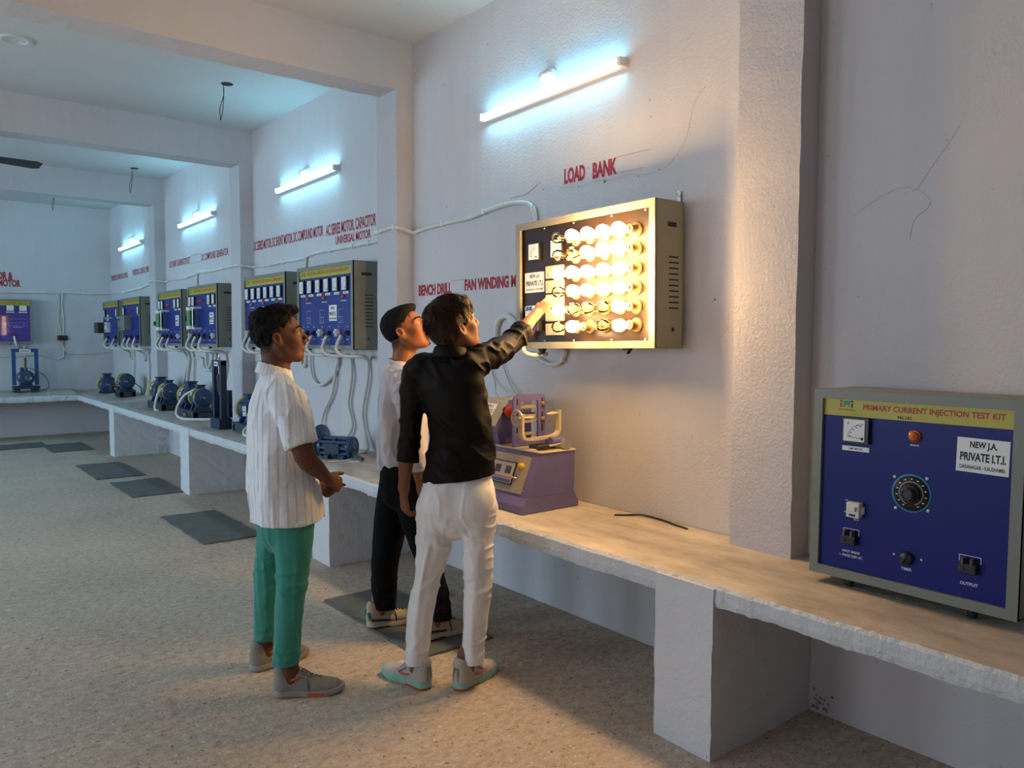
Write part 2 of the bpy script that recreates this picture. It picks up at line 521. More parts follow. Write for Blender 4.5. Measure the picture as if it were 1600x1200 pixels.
def slab(n0, n1, P, name):
    """strip slab; P(s, k) gives the k-th corner of the cross-section at distance s"""
    t = MB(); n = int((n1 - n0) / .02)
    vs = []
    K = 8
    for i in range(n + 1):
        s = n0 + (n1 - n0) * i / n
        vs += [P(s, k) for k in range(K)]
    for i in range(n):
        for k in range(K - 1):
            mi = 0 if k < 3 else 1
            t.add([vs[i * K + k], vs[i * K + k + 1], vs[(i + 1) * K + k + 1], vs[(i + 1) * K + k]], [(0, 1, 2, 3)], mi)
    t.add(vs[:K], [tuple(range(K))], 1); t.add(vs[-K:], [tuple(range(K))], 1)
    o = t.build(name, [M_TOP, M_EDGE], bench)
    o.location = -bench.location
    bm = bmesh.new(); bm.from_mesh(o.data); bmesh.ops.remove_doubles(bm, verts=bm.verts, dist=1e-5)
    bmesh.ops.recalc_face_normals(bm, faces=bm.faces); bm.to_mesh(o.data); bm.free()
    return o
er = random.Random(3)
chips = {}
def rnd(key, a):
    if key not in chips: chips[key] = er.uniform(-a, a) * (1.0 if er.random() < .12 else .38)
    return chips[key]
def right_sec(s, k):
    big = .012 * max(0, math.sin(s * 3.1 + .6)) if 1.9 < s < 4.2 else 0
    x = 2.26 + jag(s, 1.0, .006) + rnd((round(s, 3), 0), .003)
    zt = slab_top(2.26, s); i = round(s, 3)
    tb = slab_top(2.9, s)
    return [(2.895, s, tb), (2.6, s, slab_top(2.6, s)), (2.32, s, slab_top(2.32, s) + rnd((i, 1), .001)),
            (x + .012 + rnd((i, 2), .003), s, zt + rnd((i, 3), .002)), (x, s, zt - .012 + rnd((i, 4), .003)),
            (x - .002 + rnd((i, 5), .003), s, .585 + rnd((i, 6), .003)), (x + .006 + rnd((i, 7), .004), s, .562 - big + jag(s, 4., .005) + rnd((i, 8), .004)), (2.895, s, .57)][k]
slab(-2.6, 11.25, right_sec, 'worktop')
slab(11.2502, 13.735, right_sec, 'worktop')
def back_sec(s, k):
    y = 12.98 + jag(s, 2.0, .008) + rnd((round(s, 3), 9), .004); i = round(s, 3)
    return [(s, 13.735, .700), (s, 13.4, .688), (s, 13.1, .655), (s, y + .012, .640 + rnd((i, 10), .003)), (s, y, .625), (s, y, .585),
            (s, y + .008, .560 + jag(s, 5., .006) + rnd((i, 11), .008)), (s, 13.735, .57)][k]
slab(-3.79, 2.27, back_sec, 'worktop')
for i, (y, wd) in enumerate(((-1.3, .25), (1.665, .262), (4.69, .26), (7.66, .27), (10.69, .25))):
    o = rough_box(2.251, 2.9, y, y + wd, 0, .624, .05, .0022, 50 + i).build('bench_support', M_SUPP, bench)
    o.location = -bench.location
# small plaster stop between slab and support front
for x in (-1.2, ):
    o = rough_box(x, x + .26, 12.985, 13.735, 0, .572, .05, .003, 70).build('bench_support', M_SUPP, bench)
    o.location = -bench.location
# ---------------------------------------------------------------- tube lights on the right wall
M_TUBE = glow('fluorescent_tube_glow', TUBE_COL, TUBE_E)
M_BATTEN = mat('white_batten_plastic', (0.72, 0.74, 0.76), .4)
M_PORC = mat('white_bakelite', (0.78, 0.77, 0.74), .3)
TUBES = [(3.851, 2.719, 2.816, 2.847, 3.278, 2.925, 'fluorescent tube light above the red LOAD BANK lettering'),
         (6.966, 5.799, 2.823, 2.844, 6.40, 2.91, 'fluorescent tube light in the second bay, above the motor lettering'),
         (9.944, 8.736, 2.825, 2.840, 9.30, 2.91, 'fluorescent tube light in the third bay, above the generator lettering'),
         (12.932, 11.717, 2.802, 2.813, 12.25, 2.90, 'fluorescent tube light in the farthest bay, nearest the back wall')]
def bulb_profile():
    return [(0, .013), (.022, .0132), (.030, .0142), (.042, .0190), (.048, .0215), (.055, .0240), (.066, .0270), (.076, .0282), (.086, .0270), (.095, .0228), (.102, .0155), (.1055, .0075), (.1065, 0)]
for i, (ya, yb, za, zb, hy, hz, lab) in enumerate(TUBES):
    t = empty('tube_light', (XW, (ya + yb) / 2, (za + zb) / 2), 0, lab, 'light', 'tube lights on the right wall')
    L2 = (ya - yb) / 2; tilt = math.atan2(zb - za, ya - yb)
    R = Matrix.Rotation(tilt, 3, 'X')
    b = MB()
    b.box(-.030, -.001, -L2, L2, -.022, .022, 0, .003)
    b.box(-.058, -.001, -L2 - .012, -L2 + .012, -.022, .022, 1, .003); b.box(-.058, -.001, L2 - .012, L2 + .012, -.022, .022, 1, .003)
    o = b.build('batten', [M_BATTEN, M_BATTEN], t); o.rotation_euler = (-tilt, 0, 0)
    o = MB().cyl((-.045, -L2 + .013, .003), (-.045, L2 - .013, .003), .0135, seg=12).build('tube', M_TUBE, t); o.rotation_euler = (-tilt, 0, 0)
    # an unlit lamp holder with its round block, above the tube
    h = empty('bulb_holder', (XW, hy, hz), 0, ['white round bulb holder with loose wires above the nearest tube light', 'white round bulb holder above the tube light of the second bay', 'white round bulb holder above the tube light of the third bay', 'white round bulb holder above the farthest tube light'][i], 'bulb holder', 'bulb holders above the tube lights')
    MB().lathe((0, 0, 0), (-1, 0, 0), [(0, .048), (.012, .048), (.018, .042), (.018, 0)], 24).build('round_block', M_BATTEN, h)
    MB().lathe((-.018, 0, 0), (-1, 0, -.35), [(0, .03), (.012, .031), (.02, .024), (.045, .022), (.05, .024), (.058, .018), (.058, 0)], 20).build('holder', M_PORC, h)
    w = MB()
    w.tube([(-.02, .03, -.03), (-.03, .045, -.06), (-.02, .035, -.085)], .0025, 6)
    w.tube([(-.015, .01, .045), (-.03, .03, .02), (-.04, .04, -.02), (-.03, .02, -.06), (-.02, -.01, -.085)], .0025, 6)
    w.build('wire', M_BATTEN, h)

# ---------------------------------------------------------------- load bank
M_CASE = mat('khaki_powder_coat', (0.235, 0.225, 0.165), .42, var=.05, bump=.05, bscale=300)
M_DARKSLOT = mat('dark_slot', (0.012, 0.012, 0.012), .8)
M_STICK = mat('white_sticker', (0.80, 0.80, 0.78), .45, var=.03)
M_BLACKINK = mat('black_ink', (0.012, 0.012, 0.014), .6)
M_METER = mat('meter_face', (0.76, 0.77, 0.74), .35, var=.03)
M_BLACKP = mat('black_plastic', (0.014, 0.014, 0.016), .35)
M_HOSE = mat('white_pvc_hose', (0.62, 0.61, 0.57), .45)
M_SCREW = mat('screw_steel', (0.55, 0.55, 0.53), .3, 1.0)
M_COPPER = mat('filament', (0.35, 0.22, 0.10), .4, .8)
M_BRASS = mat('brass_cap', (0.60, 0.45, 0.20), .3, 1.0)
M_GLASS = thin_glass('clear_bulb_glass', (1.0, .97, .92))
M_LIT = glow('lit_bulb_glow', BULB_COL, BULB_E)
M_BAKE = mat('cream_bakelite_holder', (0.22, 0.15, 0.07), .35)
M_SWB = mat('cream_switch_plastic', (0.42, 0.36, 0.24), .4)
M_BOARD = mat('dark_brown_hylam_board', (0.016, 0.008, 0.004), .4, var=.3, scale=14, spec=.25)

def sticker_text(mb, x, z, y, w, h, mi=1, rot=0.0):
    c, s = math.cos(rot), math.sin(rot)
    def at(a, b): return x + a * c - b * s, z + a * s + b * c
    p = at(w * .25, h * .66); put_text(mb, 'NEW J.A.', p[0], p[1], y, w * .52, h * .25, mi, .035, rot=rot)
    p = at(w * .07, h * .33); put_text(mb, 'PRIVATE I.T.I.', p[0], p[1], y, w * .87, h * .25, mi, .035, rot=rot)
    p = at(w * .07, h * .10); put_text(mb, 'DARANAGAR - KAUSHAMBI.', p[0], p[1], y, w * .87, h * .11, mi, .018, rot=rot)

def make_meter(parent, x, z, s, sy=None, y=0.0, plate=True, loc_name='panel_meter', dark=True):
    """square moving-coil meter, lower left corner at x, z, front at y"""
    sy = sy or s
    m = MB()
    m.box(x, x + s, y - .016, y, z, z + sy, 0, .002)
    k = s * .07
    m.box(x + k, x + s - k * (2 if dark else 1), y - .0185, y - .015, z + k, z + sy - k, 1)
    cx, cz = x + s * .78, z + sy * .2
    pts = [(cx - math.cos(a) * s * .55, y - .0192, cz + math.sin(a) * sy * .55) for a in np.linspace(.1, 1.45, 9)]
    m.tube(pts, s * .006, 4, 2, sub=0)
    m.tube([(cx, y - .0195, cz), (cx - s * .52, y - .0195, cz + sy * .05)], s * .008, 4, 2, sub=0)
    m.box(cx - s * .04, cx + s * .04, y - .02, y - .018, cz - s * .05, cz + s * .05, 2)
    for a in np.linspace(.15, 1.4, 5):
        p = (cx - math.cos(a) * s * .48, cz + math.sin(a) * sy * .48)
        m.box(p[0] - s * .03, p[0] + s * .03, y - .0192, y - .0186, p[1] - s * .015, p[1] + s * .015, 2)
    o = m.build('panel_meter', [M_BLACKP, M_METER, M_BLACKINK], parent)
    if plate:
        q = MB(); q.box(x, x + s, y - .003, y, z - sy * .22, z - sy * .05, 0, .002)
        q.box(x + s * .2, x + s * .8, y - .0035, y - .0028, z - sy * .15, z - sy * .12, 1)
        q.build('name_plate', [M_STICK, M_BLACKINK], o)
    return o

bank = empty('load_bank', (XW, 2.805, 1.452), -PI / 2, 'wall-mounted load bank board of glowing bulbs in a gold-lit khaki case', 'load bank')
bank.rotation_euler = (0, math.radians(-.9), -PI / 2)
BW, BH, BD = .97, .662, .218
hw = BW / 2
c = MB()
c.box(-hw, hw, -BD, -BD + .19, BH - .004, BH, 0); c.box(-hw, hw, -BD, -.028, 0, .004, 0)
c.box(-hw, -hw + .004, -BD, -.028, 0, BH, 0)
c.box(hw - .004, hw, -BD, -.028, 0, BH, 0)
c.box(-hw, hw, -.032, -.026, 0, BH, 0)
for z in np.linspace(.18, .41, 10): c.box(hw - .001, hw + .0008, -.125, -.06, z - .0035, z + .0035, 1)
c.box(hw - .001, hw + .0008, -.135, -.075, .545, .565, 1)
c.lathe((hw - .002, -.098, .083), (1, 0, 0), [(0, .010), (.003, .009), (.003, 0)], 14, 1)
c.build('case', [M_CASE, M_DARKSLOT], bank)
f = MB()
fw = .034
f.prism([(-hw, 0), (hw, 0), (hw - fw, fw), (-hw + fw, fw)], 1, -BD - .004, -BD + .012)
f.prism([(-hw, BH), (hw, BH), (hw - fw, BH - fw), (-hw + fw, BH - fw)], 1, -BD - .004, -BD + .012)
f.prism([(-hw, 0), (-hw + fw, fw), (-hw + fw, BH - fw), (-hw, BH)], 1, -BD - .004, -BD + .012)
f.prism([(hw, 0), (hw - fw, fw), (hw - fw, BH - fw), (hw, BH)], 1, -BD - .004, -BD + .012)
f.build('front_frame', M_CASE, bank)
YP = -BD + .02            # face of the board
MB().box(-hw + .02, hw - .02, YP, YP + .006, .02, BH - .02).build('board', M_BOARD, bank)
for x in (-.28, -.06, .2, .41):
    for z in (.040, BH - .040): MB().lathe((x, YP, z), (0, -1, 0), [(0, .006), (.003, .005), (.0035, 0)], 8).build('screw', M_SCREW, bank)
def bx(Y): return 2.805 - Y            # wall position -> local x
def bz(Z): return Z - 1.452
make_meter(bank, bx(3.197), bz(1.912), .088, .092, YP, False, dark=False)
make_meter(bank, bx(3.022), bz(1.912), .088, .094, YP, False, dark=False)
s = MB(); s.box(bx(3.242), bx(3.085), YP - .001, YP, bz(1.748), bz(1.853)); sticker_text(s, bx(3.242), bz(1.748), YP - .0014, .157, .105)
s.build('sticker', [M_STICK, M_BLACKINK], bank)
for za, zb in ((1.81, 1.874), (1.737, 1.80), (1.664, 1.728), (1.592, 1.654), (1.52, 1.58)):
    t = MB(); n = 6
    t.box(bx(3.056), bx(2.93), YP - .02, YP, bz(za), bz(zb), 0, .003)
    for k in range(1, n):
        x = bx(3.056) + .126 * k / n
        t.box(x - .0016, x + .0016, YP - .0212, YP - .018, bz(za) + .004, bz(zb) - .004, 1)
    t.build('switch_block', [M_SWB, M_BAKE], bank)
t = MB()
t.box(bx(3.185), bx(3.11), YP - .05, YP, bz(1.615), bz(1.675), 0, .004)
for k in range(3): t.box(bx(3.178 - .025 * k), bx(3.163 - .025 * k), YP - .062, YP - .045, bz(1.65), bz(1.672), 1, .003)
t.build('circuit_breaker', [M_METER, mat('blue_toggle', (.02, .07, .30), .4)], bank)
t = MB(); t.box(bx(3.15), bx(3.105), YP - .03, YP, bz(1.545), bz(1.60), 0, .003)
t.cyl((bx(3.115), YP - .03, bz(1.585)), (bx(3.115), YP - .045, bz(1.585)), .010, mi=1, seg=10)
t.build('terminal', [M_BLACKP, M_BRASS], bank)
t = MB()
for dx, c_ in ((0, 0), (.012, 1), (.022, 2)):
    t.tube([(bx(3.13 + dx), YP - .03, bz(1.55)), (bx(3.14 + dx), YP - .03, bz(1.535)), (bx(3.172), YP - .025, bz(1.52))], .0025, 5, c_)
t.tube([(bx(3.165), YP - .02, bz(1.535)), (bx(3.188), YP - .04, bz(1.50)), (bx(3.192), YP - .055, bz(1.462)), (bx(3.175), YP - .055, bz(1.432)), (bx(3.145), YP - .02, bz(1.418)), (bx(3.12), YP + .05, bz(1.425))], .0115, 12, 3)
t.build('hose', [mat('red_wire', (.4, .02, .02), .5), mat('green_wire', (.03, .12, .05), .5), M_BLACKP, M_HOSE], bank)
for y in (3.10, 2.50):
    t = MB(); t.prism([(bx(y) - .022, 0), (bx(y) + .022, 0), (bx(y), -.026)], 1, -BD + .004, -BD + .03); t.build('support_foot', M_DARKSLOT, bank)
t = MB(); t.box(hw - .05, hw - .03, -.012, -.006, BH - .01, BH + .055, 0, .002); t.lathe((hw - .04, -.006, BH + .045), (0, -1, 0), [(0, .013), (.008, .013), (.008, .006), (.002, .005), (.002, 0)], 14)
t.build('hanging_bracket', M_SCREW, bank)
LIT = ['11110', '11100', '11111', '11110', '10001', '10.10']
ROWZ = (1.990, 1.905, 1.815, 1.728, 1.642, 1.558)
COLY = (2.445, 2.545, 2.645, 2.745, 2.845)
for r in range(6):
    for c in range(5):
        x, z = bx(COLY[c]), bz(ROWZ[r])
        h = MB().lathe((x, YP, z), (0, -1, 0), [(0, .034), (.006, .034), (.012, .029), (.016, .020), (.040, .0195), (.046, .022), (.052, .022), (.058, .017), (.058, 0)], 20).build('bulb_holder', M_BAKE, bank)
        k = LIT[r][c]
        if k == '.': continue
        b = MB()
        d = Vector((rng.uniform(-.05, .05), -1, rng.uniform(-.06, .03))).normalized()
        p = Vector((x, YP - .048, z))
        pf = bulb_profile()
        b.lathe(p, d, pf[:5], 18, 3); b.lathe(p, d, pf[4:], 18, 0)
        b.lathe(p - d * .004, d, [(0, .0125), (.026, .0132), (.026, .011)], 14, 1)
        if k == '0':
            b.tube([p + d * .02, p + d * .055 + Vector((.010, 0, 0)), p + d * .062, p + d * .055 - Vector((.010, 0, 0)), p + d * .02], .0016, 5, 2)
        b.build('light_bulb', [M_LIT if k == '1' else M_GLASS, M_BRASS, M_COPPER, M_GLASS], h)
# ---------------------------------------------------------------- control panels
M_BLUE = mat('blue_panel_print', (0.009, 0.024, 0.20), .4, var=.04, scale=3, spec=.3)
M_BLUE2 = mat('violet_blue_panel_print', (0.060, 0.030, 0.24), .38, var=.25, scale=2, coat=.15)
M_KITBLUE = mat('deep_blue_panel_print', (0.004, 0.010, 0.150), .4, var=.05, scale=3, spec=.25)
M_YEL = mat('yellow_header_print', (0.46, 0.40, 0.02), .4, var=.04)
M_HEADRED = mat('red_header_ink', (0.42, 0.03, 0.01), .5)
M_WINK = mat('white_panel_ink', (0.70, 0.71, 0.74), .5)
M_PCASE = mat('olive_grey_powder_coat', (0.20, 0.205, 0.165), .42, var=.06, bump=.05, bscale=300)
M_LRED = mat('red_lamp_lens', (0.35, 0.02, 0.01), .2, coat=.5)
M_LAMB = mat('amber_lamp_lens', (0.55, 0.13, 0.01), .2, coat=.5)
M_LBLU = mat('dark_lamp_lens', (0.02, 0.03, 0.10), .2, coat=.5)
M_MCB = mat('breaker_grey', (0.66, 0.66, 0.64), .4)
M_RHEO = mat('green_rheostat_winding', (0.03, 0.16, 0.045), .4, var=.25, scale=90, stretch=(.1, .1, 3))
M_LOGO_G = mat('logo_green', (0.02, 0.28, 0.10), .5)
M_LOGO_R = mat('logo_red', (0.40, 0.015, 0.01), .5)
M_LOGO_K = mat('logo_navy', (0.015, 0.02, 0.09), .5)

def add_logo(mb, x, z, y, w, h, r, g, k):
    """the i T T i mark: a red i, two green T shapes, a dark i"""
    b = w * .14; e = .0004
    mb.box(x, x + b, y - e, y, z, z + h * .62, r); mb.box(x, x + b, y - e, y, z + h * .72, z + h, r)
    mb.box(x + w - b, x + w, y - e, y, z, z + h * .62, k); mb.box(x + w - b, x + w, y - e, y, z + h * .72, z + h, k)
    mb.box(x + w * .20, x + w * .80, y - e, y, z + h * .66, z + h * .9, g)
    mb.box(x + w * .27, x + w * .40, y - e, y, z + h * .08, z + h * .66, g); mb.box(x + w * .60, x + w * .73, y - e, y, z + h * .08, z + h * .66, g)
    mb.box(x + w * .40, x + w * .60, y - e, y, z + h * .40, z + h * .66, g)

def panel_case(root, w, h, d, m, fw=.03, vents=True):
    c = MB(); hw = w / 2
    c.box(-hw, hw, -d, -.004, h - .003, h, 0); c.box(-hw, hw, -d, -.004, 0, .003, 0)
    c.box(-hw, -hw + .003, -d, -.004, 0, h, 0); c.box(hw - .003, hw, -d, -.004, 0, h, 0)
    c.box(-hw, hw, -.006, -.002, 0, h, 0)
    if vents:
        for sx in (1, -1):
            a, b = (hw - .001, hw + .0008) if sx > 0 else (-hw - .0008, -hw + .001)
            for z in np.linspace(.17, .40, 10): c.box(a, b, -.12, -.05, z - .003, z + .003, 1)
            c.box(a, b, -.145, -.06, h - .105, h - .085, 1)
        c.lathe((hw - .002, -.09, .08), (1, 0, 0), [(0, .009), (.003, .008), (.003, 0)], 12, 1)
    c.build('case', [m, M_DARKSLOT], root)
    f = MB()
    f.prism([(-hw, 0), (hw, 0), (hw - fw, fw), (-hw + fw, fw)], 1, -d - .003, -d + .01)
    f.prism([(-hw, h), (hw, h), (hw - fw, h - fw), (-hw + fw, h - fw)], 1, -d - .003, -d + .01)
    f.prism([(-hw, 0), (-hw + fw, fw), (-hw + fw, h - fw), (-hw, h)], 1, -d - .003, -d + .01)
    f.prism([(hw, 0), (hw - fw, fw), (hw - fw, h - fw), (hw, h)], 1, -d - .003, -d + .01)
    f.build('front_frame', m, root)

def lamp(root, x, z, y, r=.013, m=None, label=None):
    t = MB()
    t.lathe((x, y, z), (0, -1, 0), [(0, r * 1.25), (.006, r * 1.25), (.006, r)], 16, 1)
    t.lathe((x, y - .006, z), (0, -1, 0), [(0, r), (.008, r * .95), (.014, r * .65), (.016, 0)], 16, 0)
    o = t.build('indicator_lamp', [m or M_LAMB, M_LRED], root)
    if label: o['label'] = label
    return o
def socket(root, x, z, y, s=.034):
    t = MB()
    t.box(x - s / 2, x + s / 2, y - .022, y, z - s * .55, z + s * .45, 0, .003)
    for dx in (-.28, .28): t.box(x + dx * s - .004, x + dx * s + .004, y - .032, y - .02, z - .006, z + .008, 0, .002)
    t.tube([(x, y - .02, z), (x + .004, y - .034, z - .012), (x + .002, y - .03, z - .03)], .0045, 6)
    return t.build('socket', [M_BLACKP], root)
def breaker(root, x, z, y, w=.036, h=.055):
    t = MB()
    t.box(x - w / 2, x + w / 2, y - .03, y, z - h / 2, z + h / 2, 0, .003)
    t.box(x - w * .32, x + w * .32, y - .042, y - .028, z - .004, z + .014, 0, .003)
    t.box(x - w / 2 - .006, x - w / 2, y - .012, y, z - .012, z + .012, 0); t.box(x + w / 2, x + w / 2 + .006, y - .012, y, z - .012, z + .012, 0)
    t.box(x - w * .25, x + w * .25, y - .0305, y - .0295, z - h * .4, z - h * .25, 1)
    return t.build('circuit_breaker', [M_MCB, M_BLACKP], root)
def ink(mb, x, z, w, h, y, rows=1):
    """a tiny printed caption, too small in the picture to read: short ink bars"""
    for k in range(rows):
        q = x - w / 2; zz = z - k * h * 1.7
        while q < x + w / 2:
            d = rng.uniform(.004, .009); mb.box(q, q + d, y - .0006, y, zz - h / 2, zz + h / 2); q += d + .002
def diagram(mb, x, z, w, h, y):
    l = .0014
    for a in (0, .45, 1): mb.box(x, x + w, y - .0006, y, z + a * h - l / 2, z + a * h + l / 2)
    for a in (0, .4, .8): mb.box(x + a * w - l / 2, x + a * w + l / 2, y - .0006, y, z, z + h * (.45 if a else 1))

def make_panel(loc, rz, label, head, kind, hoses=(), w=.965, h=.648, d=.215, group='blue control panels on the walls'):
    root = empty('control_panel', loc, rz, label, 'control panel', group)
    panel_case(root, w, h, d, M_PCASE)
    hw = w / 2; y = -d + .008
    blue = M_BLUE2 if kind == 'back' else M_BLUE
    MB().box(-hw + .02, hw - .02, y, y + .005, .02, h - .09).build('face_plate', blue, root)
    hd = MB(); hd.box(-hw + .02, hw - .02, y, y + .005, h - .09, h - .02, 0)
    put_text(hd, head, -hw + .17, h - .069, y - .0005, w - .24, .028, 1, .012)
    add_logo(hd, -hw + .06, h - .076, y, .075, .038, 2, 3, 4)
    ink_l = MB()
    hd.build('header_strip', [M_YEL, M_HEADRED, M_LOGO_R, M_LOGO_G, M_LOGO_K], root)
    L = lambda u: -hw + u
    def stick(u, v, ww=.10, hh=.10):
        s = MB(); s.box(L(u), L(u) + ww, y - .001, y, v, v + hh); sticker_text(s, L(u), v, y - .0014, ww, hh)
        s.build('sticker', [M_STICK, M_BLACKINK], root)
    if kind == 'six':
        for i in range(6): make_meter(root, L(.052 + .149 * i), .435, .085, .105, y)
        for u in (.19, .48, .80): lamp(root, L(u), .392, y); ink(ink_l, L(u), .362, .09, .006, y)
        stick(.56, .215, .13, .12)
        for u in (.16, .40, .72): diagram(ink_l, L(u), .20, .075, .10, y)
        for u, k in ((.10, 'm'), (.175, 's'), (.29, 's'), (.43, 'm'), (.565, 's'), (.72, 'm'), (.86, 's')):
            (breaker if k == 'm' else socket)(root, L(u), .125, y)
            ink(ink_l, L(u), .172, .02, .005, y); ink(ink_l, L(u), .075, .04, .005, y)
    if kind == 'rheo':
        for u in (.05, .16, .68, .82): make_meter(root, L(u), .435, .085, .105, y)
        for u, m in ((.36, M_LRED), (.43, M_LAMB), (.50, M_LBLU)): lamp(root, L(u), .485, y, .014, m)
        rh = MB(); cx = L(.32)
        rh.cyl((cx, y - .075, .215), (cx, y - .075, .385), .042, seg=24, mi=0)
        for a, b in ((.185, .218), (.382, .415)): rh.cyl((cx, y - .075, a), (cx, y - .075, b), .046, seg=24, mi=1)
        for z in (.190, .410):
            rh.box(cx - .12, cx + .12, y - .085, y - .065, z - .006, z + .006, 1, .002)
            for q in (-.12, .12): rh.box(cx + q - .008, cx + q + .008, y - .085, y, z - .012, z + .012, 1, .002)
        for q in (-.1, .1): rh.cyl((cx + q, y - .085, .19), (cx + q, y - .085, .41), .005, seg=8, mi=2)
        rh.build('rheostat', [M_RHEO, M_MCB, M_SCREW], root)
        kz = .30 if hoses and hoses[0][2] else .265
        MB().box(cx - .105, cx - .055, y - .12, y - .07, kz - .025, kz + .025, bevel=.006).build('slider_knob', M_BLACKP, root)
        stick(.70, .235, .13, .12)
        for u, k in ((.09, 'm'), (.20, 's'), (.35, 's'), (.53, 's'), (.70, 's'), (.84, 'm')):
            (breaker if k == 'm' else socket)(root, L(u), .115, y, **({} if k == 'm' else {'s': .05}))
            ink(ink_l, L(u), .165, .03, .006, y); ink(ink_l, L(u), .065, .05, .005, y)
    if kind in ('drive', 'black'):
        for u in (.06, .83): make_meter(root, L(u), .415, .085, .105, y)
        lamp(root, L(.45), .47, y, .018, M_LRED); ink(ink_l, L(.45), .40, .16, .008, y)
        b = MB()
        if kind == 'drive':
            b.box(L(.13), L(.50), y - .10, y, .205, .40, 0, .006); b.box(L(.15), L(.30), y - .102, y - .098, .34, .36, 1); b.box(L(.15), L(.30), y - .102, y - .098, .225, .245, 1)
            b.box(L(.50), L(.93), y - .012, y, .205, .40, 2, .003)
            b.build('drive_unit', [M_PCASE, M_BLACKP, M_BLUE], root)
            us = (.20, .46, .80)
        else:
            b.box(L(.06), L(.30), y - .15, y, .175, .335, 0, .006); b.box(L(.30), L(.47), y - .06, y, .185, .335, 1, .004)
            for q in (.33, .40): b.box(L(q), L(q + .03), y - .064, y - .058, .20, .22, 0); b.box(L(q), L(q + .03), y - .064, y - .058, .29, .31, 0)
            b.box(L(.47), L(.92), y - .012, y, .185, .335, 2, .003)
            b.build('drive_unit', [M_BLACKP, M_MCB, M_BLUE], root)
            stick(.20, .36, .12, .09)
            us = (.28, .76)
        for u in us: socket(root, L(u), .115, y, .05)
    if kind == 'back':
        for u in (.10, .26, .635, .795): make_meter(root, L(u), .47, .105, .095, y, dark=False)
        b = MB(); b.box(L(.42), L(.55), y - .05, y, .335, .445, 0, .004); b.box(L(.44), L(.53), y - .054, y - .048, .355, .42, 1); b.cyl((L(.49), y - .05, .40), (L(.49), y - .075, .40), .012, mi=2, seg=10)
        b.build('selector_switch', [M_MCB, M_STICK, M_BLACKP], root)
        stick(.42, .19, .12, .12); diagram(ink_l, L(.66), .26, .24, .10, y); ink(ink_l, L(.78), .24, .12, .006, y)
        for u in (.49, .72): socket(root, L(u), .115, y, .05)
        lamp(root, L(.52), .52, y, .014, M_LBLU)
    if ink_l.v: ink_l.build('caption', M_WINK, root)
    s = MB()
    for x in (-.3, .2):
        t = MB(); t.prism([(x - .02, 0), (x + .02, 0), (x, -.02)], 1, -d + .004, -d + .03); t.build('support_foot', M_DARKSLOT, root)
    for q, r, _ in hoses:
        MB().tube(q, r, 10).build('hose', M_HOSE, root)
    return root

def hose_from(u, kind, w=.965, d=.215, drop=None):
    """local path of a flexible hose that leaves a socket on the face and tucks under the case"""
    x = -w / 2 + u; y = -d
    return [(x, y - .012, .105), (x - .012, y - .035, .05), (x + .005, y - .05, -.005), (x + .06, y - .02, -.045), (x + .14, y + .06, -.05)] + (drop or [])
def W2(Y, Z, yc, zc=1.412, x=-.025):
    return (yc - Y, x, Z - zc)

Z0 = 1.412
yc = 5.655
def h5(u, rest): return (hose_from(u, 0, drop=[W2(Y, Z, yc, Z0, xx) for Y, Z, xx in rest]), .0135, 1)
make_panel((XW, yc, Z0), -PI / 2, 'six-meter control panel beside the near pillar, under the UNIVERSAL MOTOR lettering', 'CONTROL PANEL, AC SERIES MOTOR, CAPACITOR MOTOR & UNIVERSAL MOTOR', 'six', [
    h5(.175, [(5.83, 1.36, -.03), (5.80, 1.30, -.03), (5.93, 1.17, -.03), (6.16, 1.10, -.03), (6.30, 1.20, -.03), (6.32, 1.40, -.03)]),
    h5(.29, [(5.82, 1.35, -.03), (5.84, 1.25, -.03), (5.90, 1.05, -.03), (6.06, .88, -.03), (6.08, .76, -.05), (5.92, .665, -.12)]),
    h5(.565, [(5.58, 1.35, -.03), (5.56, 1.2, -.03), (5.62, .98, -.03), (5.56, .80, -.03), (5.70, .675, -.06), (5.86, .66, -.12)]),
    h5(.80, [(5.31, 1.34, -.03), (5.30, 1.2, -.03), (5.385, .95, -.03), (5.36, .80, -.03), (5.27, .66, -.05), (5.22, .652, -.16)])])
extra = empty('x'); bpy.data.objects.remove(extra)
yc = 6.87
make_panel((XW, yc, Z0 - .004), -PI / 2, 'six-meter control panel behind the head of the man in the striped shirt', 'CONTROL PANEL FOR DC SERIES, DC SHUNT & DC COMPOUND MOTOR', 'six', [
    (hose_from(.10, 0, drop=[W2(7.05, 1.30, yc, Z0), W2(7.10, 1.05, yc, Z0), W2(7.0, .75, yc, Z0), W2(6.95, .66, yc, Z0, -.1)]), .0135, 1),
    (hose_from(.22, 0, drop=[W2(6.88, 1.33, yc, Z0), W2(6.70, 1.31, yc, Z0), W2(6.55, 1.31, yc, Z0), W2(6.46, 1.25, yc, Z0), W2(6.42, 1.30, yc, Z0), W2(6.40, 1.38, yc, Z0)]), .0135, 1)])
yc = 8.585
